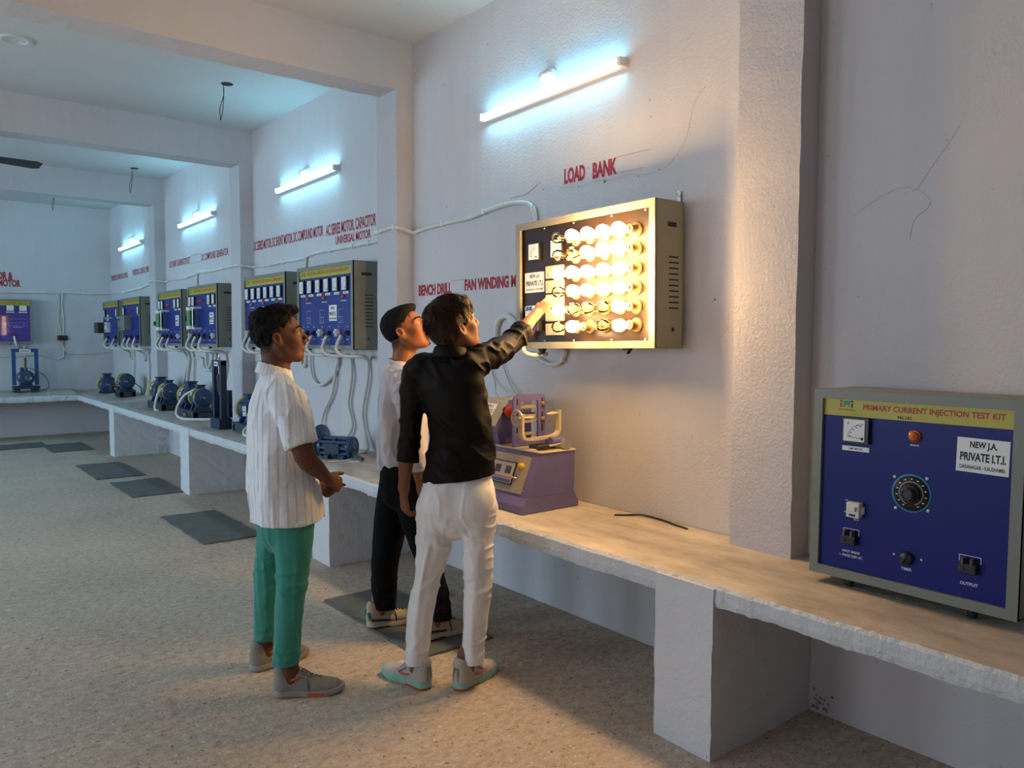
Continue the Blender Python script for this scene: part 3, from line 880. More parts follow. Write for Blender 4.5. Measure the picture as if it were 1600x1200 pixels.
make_panel((XW, yc, Z0 - .012), -PI / 2, 'green-rheostat control panel next to the second pillar, right one of its pair', 'CONTROL PANEL FOR DC COMPOUND GENERATOR SET', 'rheo', [
    (hose_from(.10, 0, drop=[W2(8.86, 1.33, yc, Z0), W2(8.95, 1.20, yc, Z0), W2(9.05, 1.14, yc, Z0), W2(9.17, 1.17, yc, Z0), W2(9.22, 1.26, yc, Z0), W2(9.45, 1.27, yc, Z0)]), .015, 1),
    (hose_from(.30, 0, drop=[W2(8.76, 1.34, yc, Z0), W2(8.80, 1.22, yc, Z0), W2(8.92, 1.14, yc, Z0), W2(9.05, 1.18, yc, Z0), W2(9.08, 1.36, yc, Z0)]), .015, 1),
    (hose_from(.52, 0, drop=[W2(8.46, 1.34, yc, Z0), W2(8.42, 1.20, yc, Z0), W2(8.55, .98, yc, Z0), W2(8.72, .80, yc, Z0), W2(8.72, .68, yc, Z0, -.06)]), .015, 1)])
yc = 9.785
make_panel((XW, yc, Z0 - .018), -PI / 2, 'green-rheostat control panel, left one of its pair, under the SHUNT GENERATOR lettering', 'CONTROL PANEL FOR DC SHUNT GENERATOR SET', 'rheo', [
    (hose_from(.10, 0, drop=[W2(9.98, 1.35, yc, Z0), W2(9.9, 1.33, yc, Z0), W2(9.75, 1.22, yc, Z0), W2(9.90, 1.0, yc, Z0), W2(9.98, .78, yc, Z0), W2(9.9, .68, yc, Z0, -.06)]), .015, 0),
    (hose_from(.25, 0, drop=[W2(9.80, 1.35, yc, Z0), W2(9.70, 1.24, yc, Z0), W2(9.80, .98, yc, Z0), W2(9.76, .76, yc, Z0), W2(9.7, .66, yc, Z0, -.1)]), .015, 0),
    (hose_from(.52, 0, drop=[W2(9.62, 1.35, yc, Z0), W2(9.52, 1.24, yc, Z0), W2(9.56, .98, yc, Z0), W2(9.50, .74, yc, Z0), W2(9.40, .66, yc, Z0, -.1)]), .012, 0)])
yc = 11.60
make_panel((XW, yc, Z0 - .03), -PI / 2, 'control panel with a grey drive unit, right one of the farthest pair', 'CONTROL PANEL FOR THYRISTOR AC CONTROL', 'drive', [
    (hose_from(.20, 0, drop=[W2(11.8, 1.30, yc, Z0), W2(11.72, 1.20, yc, Z0), W2(11.62, 1.29, yc, Z0), W2(11.5, 1.33, yc, Z0)]), .015, 1),
    (hose_from(.46, 0, drop=[W2(11.55, 1.32, yc, Z0), W2(11.50, 1.1, yc, Z0), W2(11.55, .85, yc, Z0), W2(11.62, .70, yc, Z0, -.05)]), .015, 1),
    (hose_from(.76, 0, drop=[W2(11.25, 1.32, yc, Z0), W2(11.15, 1.1, yc, Z0), W2(11.35, .88, yc, Z0), W2(11.5, .72, yc, Z0, -.05)]), .015, 1)])
yc = 12.80
make_panel((XW, yc, Z0 - .036), -PI / 2, 'control panel with a black drive box, nearest the far room corner', 'CONTROL PANEL FOR THYRISTOR DC MOTOR', 'black', [
    (hose_from(.28, 0, drop=[W2(12.6, 1.30, yc, Z0), W2(12.55, 1.24, yc, Z0), W2(12.42, 1.22, yc, Z0), W2(12.38, 1.31, yc, Z0)]), .015, 1),
    (hose_from(.76, 0, drop=[W2(12.35, 1.34, yc, Z0), W2(12.30, 1.2, yc, Z0), W2(12.36, .9, yc, Z0), W2(12.34, .71, yc, Z0, -.05)]), .011, 1)])
make_panel((1.305, YB, 1.392), 0, 'violet-blue control panel on the back wall', 'CONTROL PANEL FOR INDUCTION MOTOR & THREE PHASE MOTOR', 'back', [
    ([(.24, -.235, .11), (.25, -.25, .04), (.27, -.245, -.03), (.30, -.15, -.06), (.30, -.03, -.05)], .015, 1)], h=.645)

# ---------------------------------------------------------------- surface conduits on the walls
def conduit(pts, label, r=.0115, clips=(), sub=6, group='wall conduits'):
    o = empty('wall_conduit', pts[0], 0, label, 'conduit', group)
    p0 = Vector(pts[0])
    MB().tube([Vector(p) - p0 for p in pts], r, 10, sub=sub).build('pipe', M_HOSE, o)
    for c in clips:
        MB().box(c[0] - .016 - p0.x, c[0] + .016 - p0.x, c[1] - .008 - p0.y, c[1] + .008 - p0.y, c[2] - .017 - p0.z, c[2] + .017 - p0.z, bevel=.003).build('clip', M_BATTEN, o)
    return o
XC = XW - .014
conduit([(XC, 4.66, 2.222), (XC, 4.50, 2.235), (XC, 4.24, 2.243), (XC, 4.02, 2.245), (XC, 3.83, 2.268), (XC, 3.62, 2.282), (XC, 3.47, 2.268), (XC, 3.41, 2.238), (XC, 3.385, 2.20), (XC, 3.378, 2.12)],
        'white wavy conduit running to the top of the glowing board', .013, [(XC, 4.31, 2.243), (XC, 3.86, 2.264), (XC, 3.40, 2.225)])
conduit([(PX - .013, 4.985, 2.235), (PX - .013, 4.90, 2.245), (PX - .013, 4.75, 2.252), (PX - .013, 4.68, 2.248), (PX + .03, 4.672, 2.24), (XC, 4.672, 2.222), (XC, 4.62, 2.222)],
        'white conduit bent around the front of the nearest whole pillar', .0125, [(PX - .013, 4.93, 2.243), (PX - .013, 4.71, 2.25)], 3)
conduit([(XC, 4.99, 2.212), (XC, 5.176, 2.209), (XC, 5.55, 2.206), (XC, 5.90, 2.208), (XC, 6.12, 2.207), (XC, 6.34, 2.20), (XC, 6.40, 2.185), (XC, 6.42, 2.12), (XC, 6.42, 2.06)],
        'white conduit above the six-meter panels, dropping to the nearer one', .0125, [(XC, 5.3, 2.209), (XC, 5.55, 2.206), (XC, 5.95, 2.208)])
conduit([(XC, 6.44, 2.18), (XC, 6.62, 2.178), (XC, 6.9, 2.182), (XC, 7.2, 2.176), (XC, 7.5, 2.184), (XC, 7.64, 2.185)],
        'white conduit from the farther six-meter panel to the second pillar', .0125, [(XC, 6.9, 2.182), (XC, 7.35, 2.18)])
conduit([(PX - .013, 7.95, 2.20), (PX - .013, 7.80, 2.203), (PX - .013, 7.65, 2.198), (PX + .05, 7.642, 2.19), (XC, 7.64, 2.185)],
        'white conduit wrapped around the second pillar', .0125, [(PX - .013, 7.72, 2.20)], 3)
conduit([(XC, 7.96, 2.215), (XC, 8.4, 2.23), (XC, 8.9, 2.225), (XC, 9.30, 2.236), (XC, 9.37, 2.21), (XC, 9.384, 2.11), (XC, 9.384, 2.03)],
        'white conduit above the right rheostat panel', .0125, [(XC, 8.5, 2.23), (XC, 9.1, 2.23)])
conduit([(XC, 9.40, 2.225), (XC, 9.6, 2.218), (XC, 9.9, 2.20), (XC, 10.2, 2.208), (XC, 10.45, 2.214), (XC, 10.67, 2.20)],
        'white conduit above the left rheostat panel', .0125, [(XC, 9.8, 2.204)])
conduit([(PX - .013, 10.97, 2.21), (PX - .013, 10.8, 2.215), (PX - .013, 10.68, 2.212), (PX + .05, 10.672, 2.205), (XC, 10.67, 2.20)],
        'white conduit wrapped around the farthest pillar', .0125, (), 3)
conduit([(XC, 10.98, 2.20), (XC, 11.4, 2.205), (XC, 11.9, 2.175), (XC, 12.4, 2.170), (XC, 12.9, 2.16), (XC, 13.4, 2.178), (XC, 13.72, 2.175)],
        'white wavy conduit above the farthest pair of panels', .0125, [(XC, 11.9, 2.175), (XC, 12.9, 2.165)])
YC = YB - .014
conduit([(2.86, YC, 2.176), (2.6, YC, 2.165), (2.32, YC, 2.17), (2.23, YC, 2.165), (2.215, YC, 2.12), (2.205, YC, 1.95), (2.225, YC, 1.75), (2.21, YC, 1.52)],
        'white conduit on the back wall, right one of the two that drop side by side', .0135, [(2.5, YC, 2.168), (2.21, YC, 1.83)])
conduit([(-1.5, YC, 2.14), (0.4, YC, 2.15), (1.413, YC, 2.145), (1.9, YC, 2.158), (2.10, YC, 2.155), (2.155, YC, 2.12), (2.165, YC, 1.95), (2.15, YC, 1.75), (2.185, YC, 1.52)],
        'white conduit on the back wall, left one of the two that drop side by side', .0135, [(1.6, YC, 2.15), (2.16, YC, 2.10)])
conduit([(2.20, YC, 1.40), (2.23, YC, 1.29), (2.32, YC, 1.24), (2.55, YC, 1.235), (2.80, YC, 1.262), (2.88, YC, 1.26)],
        'white hose low on the back wall, running right to the room corner', .0125, [(2.75, YC, 1.258)])
conduit([(-1.2, YC, 1.18), (.6, YC, 1.20), (1.387, YC, 1.20), (1.9, YC, 1.225), (2.02, YC, 1.20), (2.14, YC, 1.16), (2.21, YC, 1.20), (2.20, YC, 1.40)],
        'white hose low on the back wall, running left behind the blue frame', .0125, [(1.95, YC, 1.22)])
p = empty('power_plug', (2.20, YB, 1.44), 0, 'black plug box on the back wall below the two dropping conduits', 'plug')
MB().box(-.07, .07, -.05, 0, 0, .075, bevel=.012).build('plug_body', M_BLACKP, p)
MB().cyl((.0, -.03, 0), (.01, -.03, -.07), .014, seg=10).build('cord_grip', mat('pale_red_grip', (.42, .26, .24), .5), p)
conduit([(XC, 3.735, 1.49), (XC, 3.733, 1.56), (XC, 3.70, 1.615), (XC, 3.64, 1.632), (XC, 3.585, 1.61), (XC, 3.56, 1.585)],
        'short hooked conduit to the left of the glowing board, above the raised sleeve', .018, [(XC, 3.60, 1.615)])
conduit([(XC, 3.54, 1.45), (XC, 3.47, 1.415), (XC, 3.40, 1.405), (XC, 3.35, 1.385), (XC, 3.25, 1.358), (XC, 3.18, 1.368), (XC, 3.14, 1.40), (XC, 3.125, 1.44)],
        'sagging conduit under the glowing board', .014, [(XC, 3.42, 1.41), (XC, 3.145, 1.39)])
for (pts, lab) in (([(2.885, 3.815, 1.42), (2.885, 3.80, 1.36), (2.88, 3.74, 1.24), (2.80, 3.63, 1.19), (2.66, 3.42, 1.175)], 'thin grey wire hanging to the winding machine, left of two'),
                   ([(2.885, 3.70, 1.45), (2.885, 3.685, 1.38), (2.88, 3.60, 1.24), (2.84, 3.45, 1.14), (2.75, 3.34, 1.05)], 'thin grey wire hanging to the winding machine, right of two')):
    o = MB().tube(pts, .0035, 6).build('hanging_wire', mat('grey_wire', (.35, .35, .34), .5))
    tag(o, lab, 'wire', 'wires behind the winding machine')

# ---------------------------------------------------------------- test kit standing on the bench
kit = empty('current_injection_test_kit', (2.875, 1.172, .637), -PI / 2, 'PRIMARY CURRENT INJECTION TEST KIT, big blue-faced box standing on the bench', 'test kit')
kit.rotation_euler = (math.radians(-.6), 0, -PI / 2)
KW, KH, KD = .668, .658, .275
ft = .028
kr = MB()
def kx(Y): return 1.172 - Y
def kz(Z): return Z - .637
hw = KW / 2
c = MB()
for a in ((-hw, hw, -KD, 0, ft + KH - .003, ft + KH), (-hw, hw, -KD, 0, ft, ft + .003), (-hw, -hw + .003, -KD, 0, ft, ft + KH), (hw - .003, hw, -KD, 0, ft, ft + KH), (-hw, hw, -.004, 0, ft, ft + KH)): c.box(*a)
for sx in (-hw - .0008, hw - .001):
    for z in np.linspace(.2, .42, 10): c.box(sx, sx + .0018, -.18, -.08, z - .003, z + .003, 1)
c.build('case', [M_PCASE, M_DARKSLOT], kit)
f = MB(); fw = .032
z0, z1 = ft, ft + KH
f.prism([(-hw, z0), (hw, z0), (hw - fw, z0 + fw), (-hw + fw, z0 + fw)], 1, -KD - .004, -KD + .012)
f.prism([(-hw, z1), (hw, z1), (hw - fw, z1 - fw), (-hw + fw, z1 - fw)], 1, -KD - .004, -KD + .012)
f.prism([(-hw, z0), (-hw + fw, z0 + fw), (-hw + fw, z1 - fw), (-hw, z1)], 1, -KD - .004, -KD + .012)
f.prism([(hw, z0), (hw - fw, z0 + fw), (hw - fw, z1 - fw), (hw, z1)], 1, -KD - .004, -KD + .012)
f.build('front_frame', M_PCASE, kit)
y = -KD + .008
MB().box(-hw + .02, hw - .02, y, y + .004, z0 + .02, kz(1.233)).build('face_plate', M_KITBLUE, kit)
h = MB(); h.box(-hw + .02, hw - .02, y, y + .004, kz(1.233), z1 - .02, 0)
put_text(h, 'PRIMARY CURRENT INJECTION TEST KIT', kx(1.333), kz(1.253), y - .0006, 1.333 - .895, .025, 1, .028)
put_text(h, 'No.161', kx(1.215), kz(1.2375), y - .0006, .044, .011, 2, .03)
add_logo(h, kx(1.415), kz(1.263), y, .046, .025, 3, 4, 5)
put_text(h, 'Industrial Training Institute', kx(1.424), kz(1.252), y - .0006, .066, .006, 2)
h.build('header_strip', [M_YEL, M_HEADRED, M_BLACKINK, M_LOGO_R, M_LOGO_G, M_LOGO_K], kit)
mo = make_meter(kit, kx(1.397), kz(1.143), .094, .088, y, False)
q = MB(); q.box(kx(1.402), kx(1.305), y - .003, y, kz(1.114), kz(1.131), 0, .0015); put_text(q, 'AMP METER', kx(1.378), kz(1.119), y - .0034, .05, .007, 1, .01)
q.build('name_plate', [M_STICK, M_BLACKINK], mo)
q = MB(); put_text(q, 'A', kx(1.378), kz(1.208), y - .0192, None, .008, 0, .01); put_text(q, '10', kx(1.345), kz(1.203), y - .0192, None, .006); put_text(q, '20', kx(1.33), kz(1.206), y - .0192, None, .006)
q.build('scale_figures', M_BLACKINK, mo)
lamp(kit, kx(1.157), kz(1.186), y, .0165, M_LAMB, 'amber lamp on a red rim')
for args in (
    ('MAINS', kx(1.157), kz(1.153), y - .0006, .028, .006, 0, .012, True),
    ('INPUT MAINS', kx(1.358), kz(.758), y - .0006, .062, .0085, 0, .015, True),
    ('1- PHASE 220V AC', kx(1.358), kz(.743), y - .0006, .082, .0085, 0, .015, True),
    ('TIMER', kx(1.168), kz(.741), y - .0006, .034, .0095, 0, .015, True),
    ('OUTPUIT', kx(.977), kz(.738), y - .0006, .052, .010, 0, .015, True),
    ('ON', kx(1.385), kz(.938), y - .0006, .011, .005, 0, .012),
    ('OFF', kx(1.388), kz(.897), y - .0006, .014, .005, 0, .012),
    ('MCB', kx(1.343), kz(.874), y - .0006, .017, .006, 0, .012, True),
):
    t = MB(); put_text(t, *args); t.build('caption', M_WINK, kit)
t = MB()
for cx, cz, w_ in ((kx(1.360), kz(.842), .056), (kx(.977), kz(.831), .062)):
    t.box(cx - w_ / 2, cx + w_ / 2, y - .0006, y, cz - .001, cz + .001)
    for q in (-1, 1): t.box(cx + q * w_ / 2 - .001, cx + q * w_ / 2 + .001, y - .0006, y, cz - .02, cz)
t.build('bracket_print', M_WINK, kit)
# variac dial
d = MB(); c0 = (kx(1.161), y, kz(.998))
d.lathe(c0, (0, -1, 0), [(0, .064), (.0015, .064), (.0015, .057)], 48, 0)
d.lathe(c0, (0, -1, 0), [(0, .0575), (.003, .0575), (.003, 0)], 48, 1)
for k in range(13):
    a = math.radians(-60 - 300 + 300 * k / 12 * 1 + 0) ; a = math.radians(240 - 300 * k / 12)
    p = (c0[0] + .047 * math.cos(a), c0[2] + .047 * math.sin(a))
    d.box(p[0] - .003, p[0] + .003, y - .0036, y - .003, p[1] - .0016, p[1] + .0016, 3)
arc = [(c0[0] + .038 * math.cos(a), y - .0032, c0[2] + .038 * math.sin(a)) for a in np.linspace(math.radians(248), math.radians(-68), 40)]
d.tube(arc, .0022, 5, 2, sub=0)
dk = d.build('dial_plate', [mat('cyan_dial_ring', (.02, .20, .42), .4), M_BLACKP, mat('grey_dial_arc', (.30, .31, .33), .4), M_WINK], kit)
k = MB(); k.lathe((c0[0], y - .003, c0[2]), (0, -1, 0), [(0, .030), (.010, .030), (.014, .027), (.014, .024), (.034, .0225), (.038, .019), (.038, .014), (.035, .012), (.035, 0)], 12, 0, False)
k.build('dial_knob', M_BLACKP, dk)
for a in (45, 135, 225, 315):
    p = (c0[0] + .073 * math.cos(math.radians(a + 4)), y, c0[2] + .073 * math.sin(math.radians(a + 4)))
    MB().lathe(p, (0, -1, 0), [(0, .0055), (.004, .0055), (.006, .003), (.006, 0)], 10).build('screw', M_MCB, kit)
breaker(kit, kx(1.343), kz(.914), y, .046, .052)
for cx, cz in ((kx(1.360), kz(.808)), (kx(.977), kz(.796))):
    s = MB(); s.box(cx - .026, cx + .026, y - .024, y, cz - .017, cz + .015, 0, .003)
    for q in (-.013, .013): s.cyl((cx + q, y - .024, cz - .003), (cx + q, y - .027, cz - .003), .007, seg=10, mi=0); s.box(cx + q - .0035, cx + q + .0035, y - .028, y - .006, cz + .012, cz + .032, 1, .001)
    for q in (-.026, .026): s.sphere((cx + q * .8, y - .0245, cz - .002), .003, seg=8, rings=6, mi=1)
    s.build('terminal_socket', [M_BLACKP, mat('brown_pin', (.12, .06, .04), .4)], kit)
k = MB(); cx, cz = kx(1.167), kz(.783)
k.lathe((cx, y, cz), (0, -1, 0), [(0, .0225), (.016, .021), (.018, .018), (.018, 0)], 20, 0); k.box(cx - .0045, cx + .0045, y - .027, y - .016, cz - .019, cz + .019, 0, .002, Matrix.Rotation(.5, 3, 'Y'))
k.build('timer_knob', M_BLACKP, kit)
for q in (-.042, .046): MB().sphere((cx + q, y - .001, cz + .004), .0042, seg=8, rings=6).build('screw', M_MCB, kit)
s = MB(); s.box(0, .148, -.001, 0, 0, .106); sticker_text(s, 0, 0, -.0014, .148, .106)
o = s.build('sticker', [M_STICK, M_BLACKINK], kit); o.location = (kx(1.029), y, kz(1.092)); o.rotation_euler = (0, math.radians(.8), 0)
for x in (-.2, .2):
    for yy in (-KD + .03, -.03):
        MB().lathe((x, yy, 0), (0, 0, 1), [(0, .014), (.02, .018), (ft + .002, .018)], 12).build('foot', M_BLACKP, kit)
for x, z in ((-.2, z0 + .028), (.17, z0 + .028), (-.2, z1 - .028), (.14, z1 - .028), (-hw + .026, .36), (hw - .026, .36)):
    MB().sphere((x, y - .002, z), .005, seg=8, rings=6).build('screw', M_MCB, kit)
# ---------------------------------------------------------------- motors and test stands on the bench
M_MOTOR = mat('dark_blue_machine_paint', (0.010, 0.042, 0.120), .33, var=.12, scale=20, coat=.3)
M_STAND = mat('blue_stand_paint', (0.010, 0.060, 0.20), .42, var=.08)
M_NAVY = mat('navy_stand_paint', (0.006, 0.022, 0.060), .42, var=.08)
M_RING = mat('yellow_band_paint', (0.55, 0.40, 0.02), .45, var=.15, scale=30)
M_BASE = mat('dark_grey_steel', (0.035, 0.045, 0.065), .5, var=.15)
M_STEEL = mat('bright_steel', (0.50, 0.50, 0.48), .35, .9)

def motor_parts(root, x0, x1, z, r, y=0.0, rings=(True, True), box=True, fins=False, sticker=None, lbl=True, feet=True, open_frame=False, zb=None):
    """a motor lying along local x from x0 to x1, centre height z; the +x end faces the viewer"""
    L = x1 - x0
    b = MB()
    if open_frame:
        b.cyl((x0 + .02, y, z), (x1 - .02, y, z), r * .72, seg=24)
        for k in range(10):
            a = 2 * PI * k / 10
            b.box(x0 + .01, x1 - .01, y + r * .86 * math.cos(a) - .010, y + r * .86 * math.cos(a) + .010, z + r * .86 * math.sin(a) - .010, z + r * .86 * math.sin(a) + .010, 0, .002)
        for q in (.05, .5, .95): b.cyl((x0 + L * q - .012, y, z), (x0 + L * q + .012, y, z), r * .97, seg=28)
    else:
        b.cyl((x0 + .02, y, z), (x1 - .02, y, z), r * .94, seg=32)
    if fins:
        for k in range(22):
            a = 2 * PI * k / 22
            R = Matrix.Rotation(a, 3, 'X')
            c = R @ Vector((0, 0, r * .98))
            b.box(x0 + .03, x1 - .03, y + c.y - .002, y + c.y + .002, z + c.z - .008, z + c.z + .008, 0, 0, R)
    b.build('motor_body', M_MOTOR, root)
    for s, xe in ((-1, x0), (1, x1)):
        e = MB(); e.lathe((xe - s * .022, y, z), (s, 0, 0), [(0, r), (.012, r), (.019, r * .93), (.022, r * .55), (.025, r * .5), (.026, r * .2), (.03, r * .18), (.03, 0)], 32)
        e.build('end_cover', M_MOTOR, root)
    for on, xe in zip(rings, (x0 + .034, x1 - .034)):
        if on: MB().lathe((xe - .011, y, z), (1, 0, 0), [(0, r * .9), (0, r * 1.02), (.022, r * 1.02), (.022, r * .9)], 32).build('yellow_band', M_RING, root)
    MB().cyl((x1, y, z), (x1 + .012, y, z), r * .1, seg=10).build('shaft', M_STEEL, root)
    if box:
        t = MB(); xm = (x0 + x1) / 2
        t.box(xm - r * .42, xm + r * .42, y - r * .4, y + r * .4, z + r * .8, z + r * 1.25, 0, .004); t.box(xm - r * .55, xm + r * .55, y - r * .5, y + r * .5, z + r * 1.25, z + r * 1.35, 0, .003)
        t.build('terminal_box', M_MOTOR, root)
    if feet:
        for xx in (x0 + L * .25, x1 - L * .25):
            f = MB(); zb_ = zb if zb is not None else z - r * 1.12
            f.prism([(y - r * .85, zb_), (y + r * .85, zb_), (y + r * .6, z - r * .6), (y - r * .6, z - r * .6)], 0, xx - .018, xx + .018)
            f.build('foot', M_MOTOR, root)
    if sticker:
        w_, h_, a0 = sticker
        s = MB(); n = 8
        xs = x0 + L * .32
        for k in range(n):
            p, q = a0 + (h_ / r) * k / n, a0 + (h_ / r) * (k + 1) / n
            f = lambda a: (y - math.cos(a) * r * 1.0, z + math.sin(a) * r * 1.0)
            (ya, za), (yb, zb2) = f(p), f(q)
            s.add([(xs, ya, za), (xs + w_, ya, za), (xs + w_, yb, zb2), (xs, yb, zb2)], [(0, 1, 2, 3)], 0)
            if k in (1, 3, 4, 6):
                s.add([(xs + w_ * .15, ya * 1.0 - .001, za), (xs + w_ * .85, ya - .001, za), (xs + w_ * .85, yb - .001, zb2), (xs + w_ * .15, yb - .001, zb2)], [(0, 1, 2, 3)], 1)
        s.build('sticker', [M_STICK, M_BLACKINK], root)

def base_frame(root, x0, x1, w, h):
    b = MB()
    for y in (-w / 2, w / 2 - .05): b.box(x0, x1, y, y + .05, 0, h, 0, .003)
    for x in (x0, (x0 + x1) / 2, x1 - .05): b.box(x, x + .05, -w / 2, w / 2, h * .1, h * .9, 0, .003)
    b.box(x0 - .01, x1 + .01, -w / 2 - .01, w / 2 + .01, h, h + .012, 0, .003)
    b.build('base_frame', M_BASE, root)

# local x points along -Y (towards the viewer's right), local y into the wall
def set_on_bench(name, X, Y, label, cat, group=None, z=None):
    return empty(name, (X, Y, (slab_top(X, Y) if z is None else z) + .001), -PI / 2, label, cat, group)
G_M = 'dark blue motors on the bench'
m = set_on_bench('electric_motor', 2.60, 12.72, 'dark blue motor sitting alone in the far room corner', 'motor', G_M)
motor_parts(m, -.13, .13, .128, .122, feet=True, zb=.0, rings=(True, False), sticker=(.05, .07, .1))
m = set_on_bench('electric_motor', 2.63, 11.78, 'dark blue motor bolted on a low steel block, beside the lone corner motor', 'motor', G_M)
base_frame(m, -.13, .16, .20, .085); motor_parts(m, -.10, .13, .215, .108, zb=.095, box=False, rings=(True, True), sticker=(.06, .07, .1))
b = MB(); b.box(-.20, -.06, -.16, -.07, .08, .15, 0, .006); b.cyl((-.06, -.11, .115), (.0, -.11, .115), .02, seg=12, mi=1); b.build('speed_sensor', [M_BLACKP, M_STEEL], m)
MB().tube([(.14, .03, .24), (.17, .08, .2), (.10, .18, .12), (.06, .2, .02)], .006, 6).build('cable', M_BLACKP, m)

def mg_set(X, Y, label, r1, r2, hose, st=(True, True)):
    m = set_on_bench('motor_generator_set', X, Y, label, 'motor set', G_M)
    base_frame(m, -.30, .30, .24, .075)
    motor_parts(m, -.30, -.02, .09 + r1 * 1.1, r1, zb=.087, rings=(True, False), sticker=(.07, .09, .05) if st[0] else None)
    motor_parts(m, .04, .28, .09 + r1 * 1.1, r2, zb=.087, rings=(True, True), sticker=(.06, .08, .25) if st[1] else None)
    MB().cyl((-.02, 0, .09 + r1 * 1.1), (.05, 0, .09 + r1 * 1.1), r2 * .3, seg=16).build('coupling', M_STEEL, m)
    t = MB(); t.box(.0, .09, -.135, -.128, .02, .045); t.build('rating_plate', M_STEEL, m)
    MB().tube(hose, .0145, 10).build('hose', M_HOSE, m)
    zt = .09 + r1 * 2.4
    MB().tube([(-.12, 0, zt), (-.05, .02, zt + .005), (.05, .0, zt - .02), (.14, -.02, .09 + r1 * 1.1 + r2 * 1.25)], .005, 6).build('cable', M_BLACKP, m)
    return m
mg_set(2.67, 9.98, 'coupled dark blue motors with a straight hanging hose, farther of the two complete pairs', .118, .10,
       [(.22, -.05, .27), (.24, -.13, .22), (.24, -.17, .10), (.29, -.19, .025), (.40, -.19, .018)])
mg_set(2.67, 8.80, 'coupled dark blue motors with a looped white hose, nearer of the two complete pairs', .118, .10,
       [(.14, -.02, .30), (.06, -.12, .25), (.0, -.18, .14), (.06, -.22, .05), (.22, -.23, .016), (.42, -.20, .016), (.62, -.02, .02)])
m = mg_set(2.64, 6.93, 'dark blue motor pair with a white label, cut off by the striped shirt', .105, .088,
       [(.10, -.06, .10), (.11, -.15, .06), (.18, -.19, .018), (.35, -.17, .016), (.5, -.1, .018)], (False, False))
s = MB(); s.box(0, .085, -.001, 0, 0, .085); sticker_text(s, 0, 0, -.0014, .085, .085)
o = s.build('sticker', [M_STICK, M_BLACKINK], m); o.location = (-.03, -.122, .16); o.rotation_euler = (0, -.1, 0)

# green bottle behind the far pair
g = MB(); g.lathe((0, 0, 0), (0, 0, 1), [(0, .0), (0, .055), (.13, .055), (.16, .03), (.19, .02), (.19, 0)], 16)
o = g.build('green_bottle', mat('green_plastic', (.03, .20, .05), .3)); o.location = (2.74, 10.45, slab_top(2.7, 10.4) + .001)
tag(o, 'small green plastic bottle behind the farther motor pair', 'bottle')

def brake_stand(loc, rz, w, d, h, m, label, motor=True, lean=0.0, group='brake test stands on the benches'):
    r = empty('brake_test_stand', loc, rz, label, 'test stand', group)
    hw = w / 2
    for s in (-1, 1):
        b = MB(); b.box(s * hw - .024, s * hw + .024, -.028, .028, .10 if motor else .0, h, 0, .003)
        b.build('post', m, r)
    b = MB()
    b.box(-hw - .024, -hw * .42, -.026, .026, h - .05, h, 0, .002); b.box(hw * .42, hw + .024, -.026, .026, h - .05, h, 0, .002)
    b.build('top_bar', m, r)
    t = MB(); t.box(-hw * .5, hw * .5, -.034, .03, h - .055, h - .012, 0, .002); 
    for k in range(5): t.box(-hw * .4 + k * hw * .16, -hw * .4 + k * hw * .16 + hw * .11, -.0348, -.0338, h - .042, h - .026, 1)
    t.build('name_plate', [M_STICK, M_BLACKINK], r)
    t = MB(); t.cyl((0, 0, h - .06), (0, 0, h + .045), .006, seg=8); t.cyl((-.035, 0, h + .025), (.035, 0, h + .025), .005, seg=8); t.sphere((0, 0, h + .01), .015, seg=10, rings=8)
    t.build('adjusting_screw', M_STEEL, r)
    t = MB(); zc = h * .68
    t.box(-.020, .020, -.018, .010, zc - .09, zc + .075, 0, .004); t.box(-.006, .006, -.02, -.016, zc - .08, zc + .06, 1)
    t.cyl((0, 0, zc + .075), (0, 0, h - .05), .004, seg=8, mi=2); t.cyl((0, 0, zc - .09), (0, 0, zc - .2), .004, seg=8, mi=2); t.sphere((0, 0, zc - .105), .012, seg=8, rings=6, mi=2)
    o = t.build('spring_balance', [mat('brass_balance', (.30, .26, .16), .35, .6) if motor else mat('dark_red_balance', (.10, .02, .02), .4), M_BLACKP, M_STEEL], r)
    o.rotation_euler = (0, lean, 0); o.location = (-lean * zc, 0, 0)
    if motor:
        b = MB()
        for s in (-1, 1): b.box(s * hw * .82 - .04, s * hw * .82 + .04, -.09, .12, 0, .045, 0, .004)
        b.box(-hw - .02, hw + .03, -.10, .13, .045, .085, 0, .004)
        b.build('base_frame', M_NAVY, r)
        b = MB(); c = (0, .02, .21); R_ = .108
        b.cyl((0, -.07, .21), (0, .15, .21), R_ * .93, seg=28); b.lathe((0, -.07, .21), (0, -1, 0), [(-.02, R_), (0, R_), (.01, R_ * .9), (.012, R_ * .4), (.012, 0)], 28)
        b.box(-.06, .03, .0, .09, .21 + R_ * .85, .21 + R_ * 1.35, 0, .004); b.box(-.08, .08, -.06, .12, .085, .12, 0, .004)
        b.build('motor_body', M_MOTOR, r)
        b = MB(); b.lathe((.03, -.083, .205), (0, -1, 0), [(0, .042), (.03, .042), (.03, .030), (.012, .028), (.012, 0)], 24); b.build('brake_pulley', mat('worn_iron', (.22, .21, .20), .4, .6), r)
        MB().tube([(.06, .05, .34), (.16, .08, .30), (.27, .06, .20), (.30, .03, .06), (.22, .04, .012), (.17, .06, .012)], .005, 6).build('cable', M_BLACKP, r)
    else:
        b = MB(); b.box(-hw - .028, hw + .028, -.05, .07, 0, .10, 0, .003); b.build('base_frame', m, r)
        b = MB(); b.box(.01, .06, .06, .10, .10, .36, 0, .004); b.build('back_strut', M_NAVY, r)
        b = MB(); b.tube([(.0, .02, .36), (.02, .02, .30), (.03, .03, .25)], .008, 8); b.build('strap', M_STICK, r)
    return r
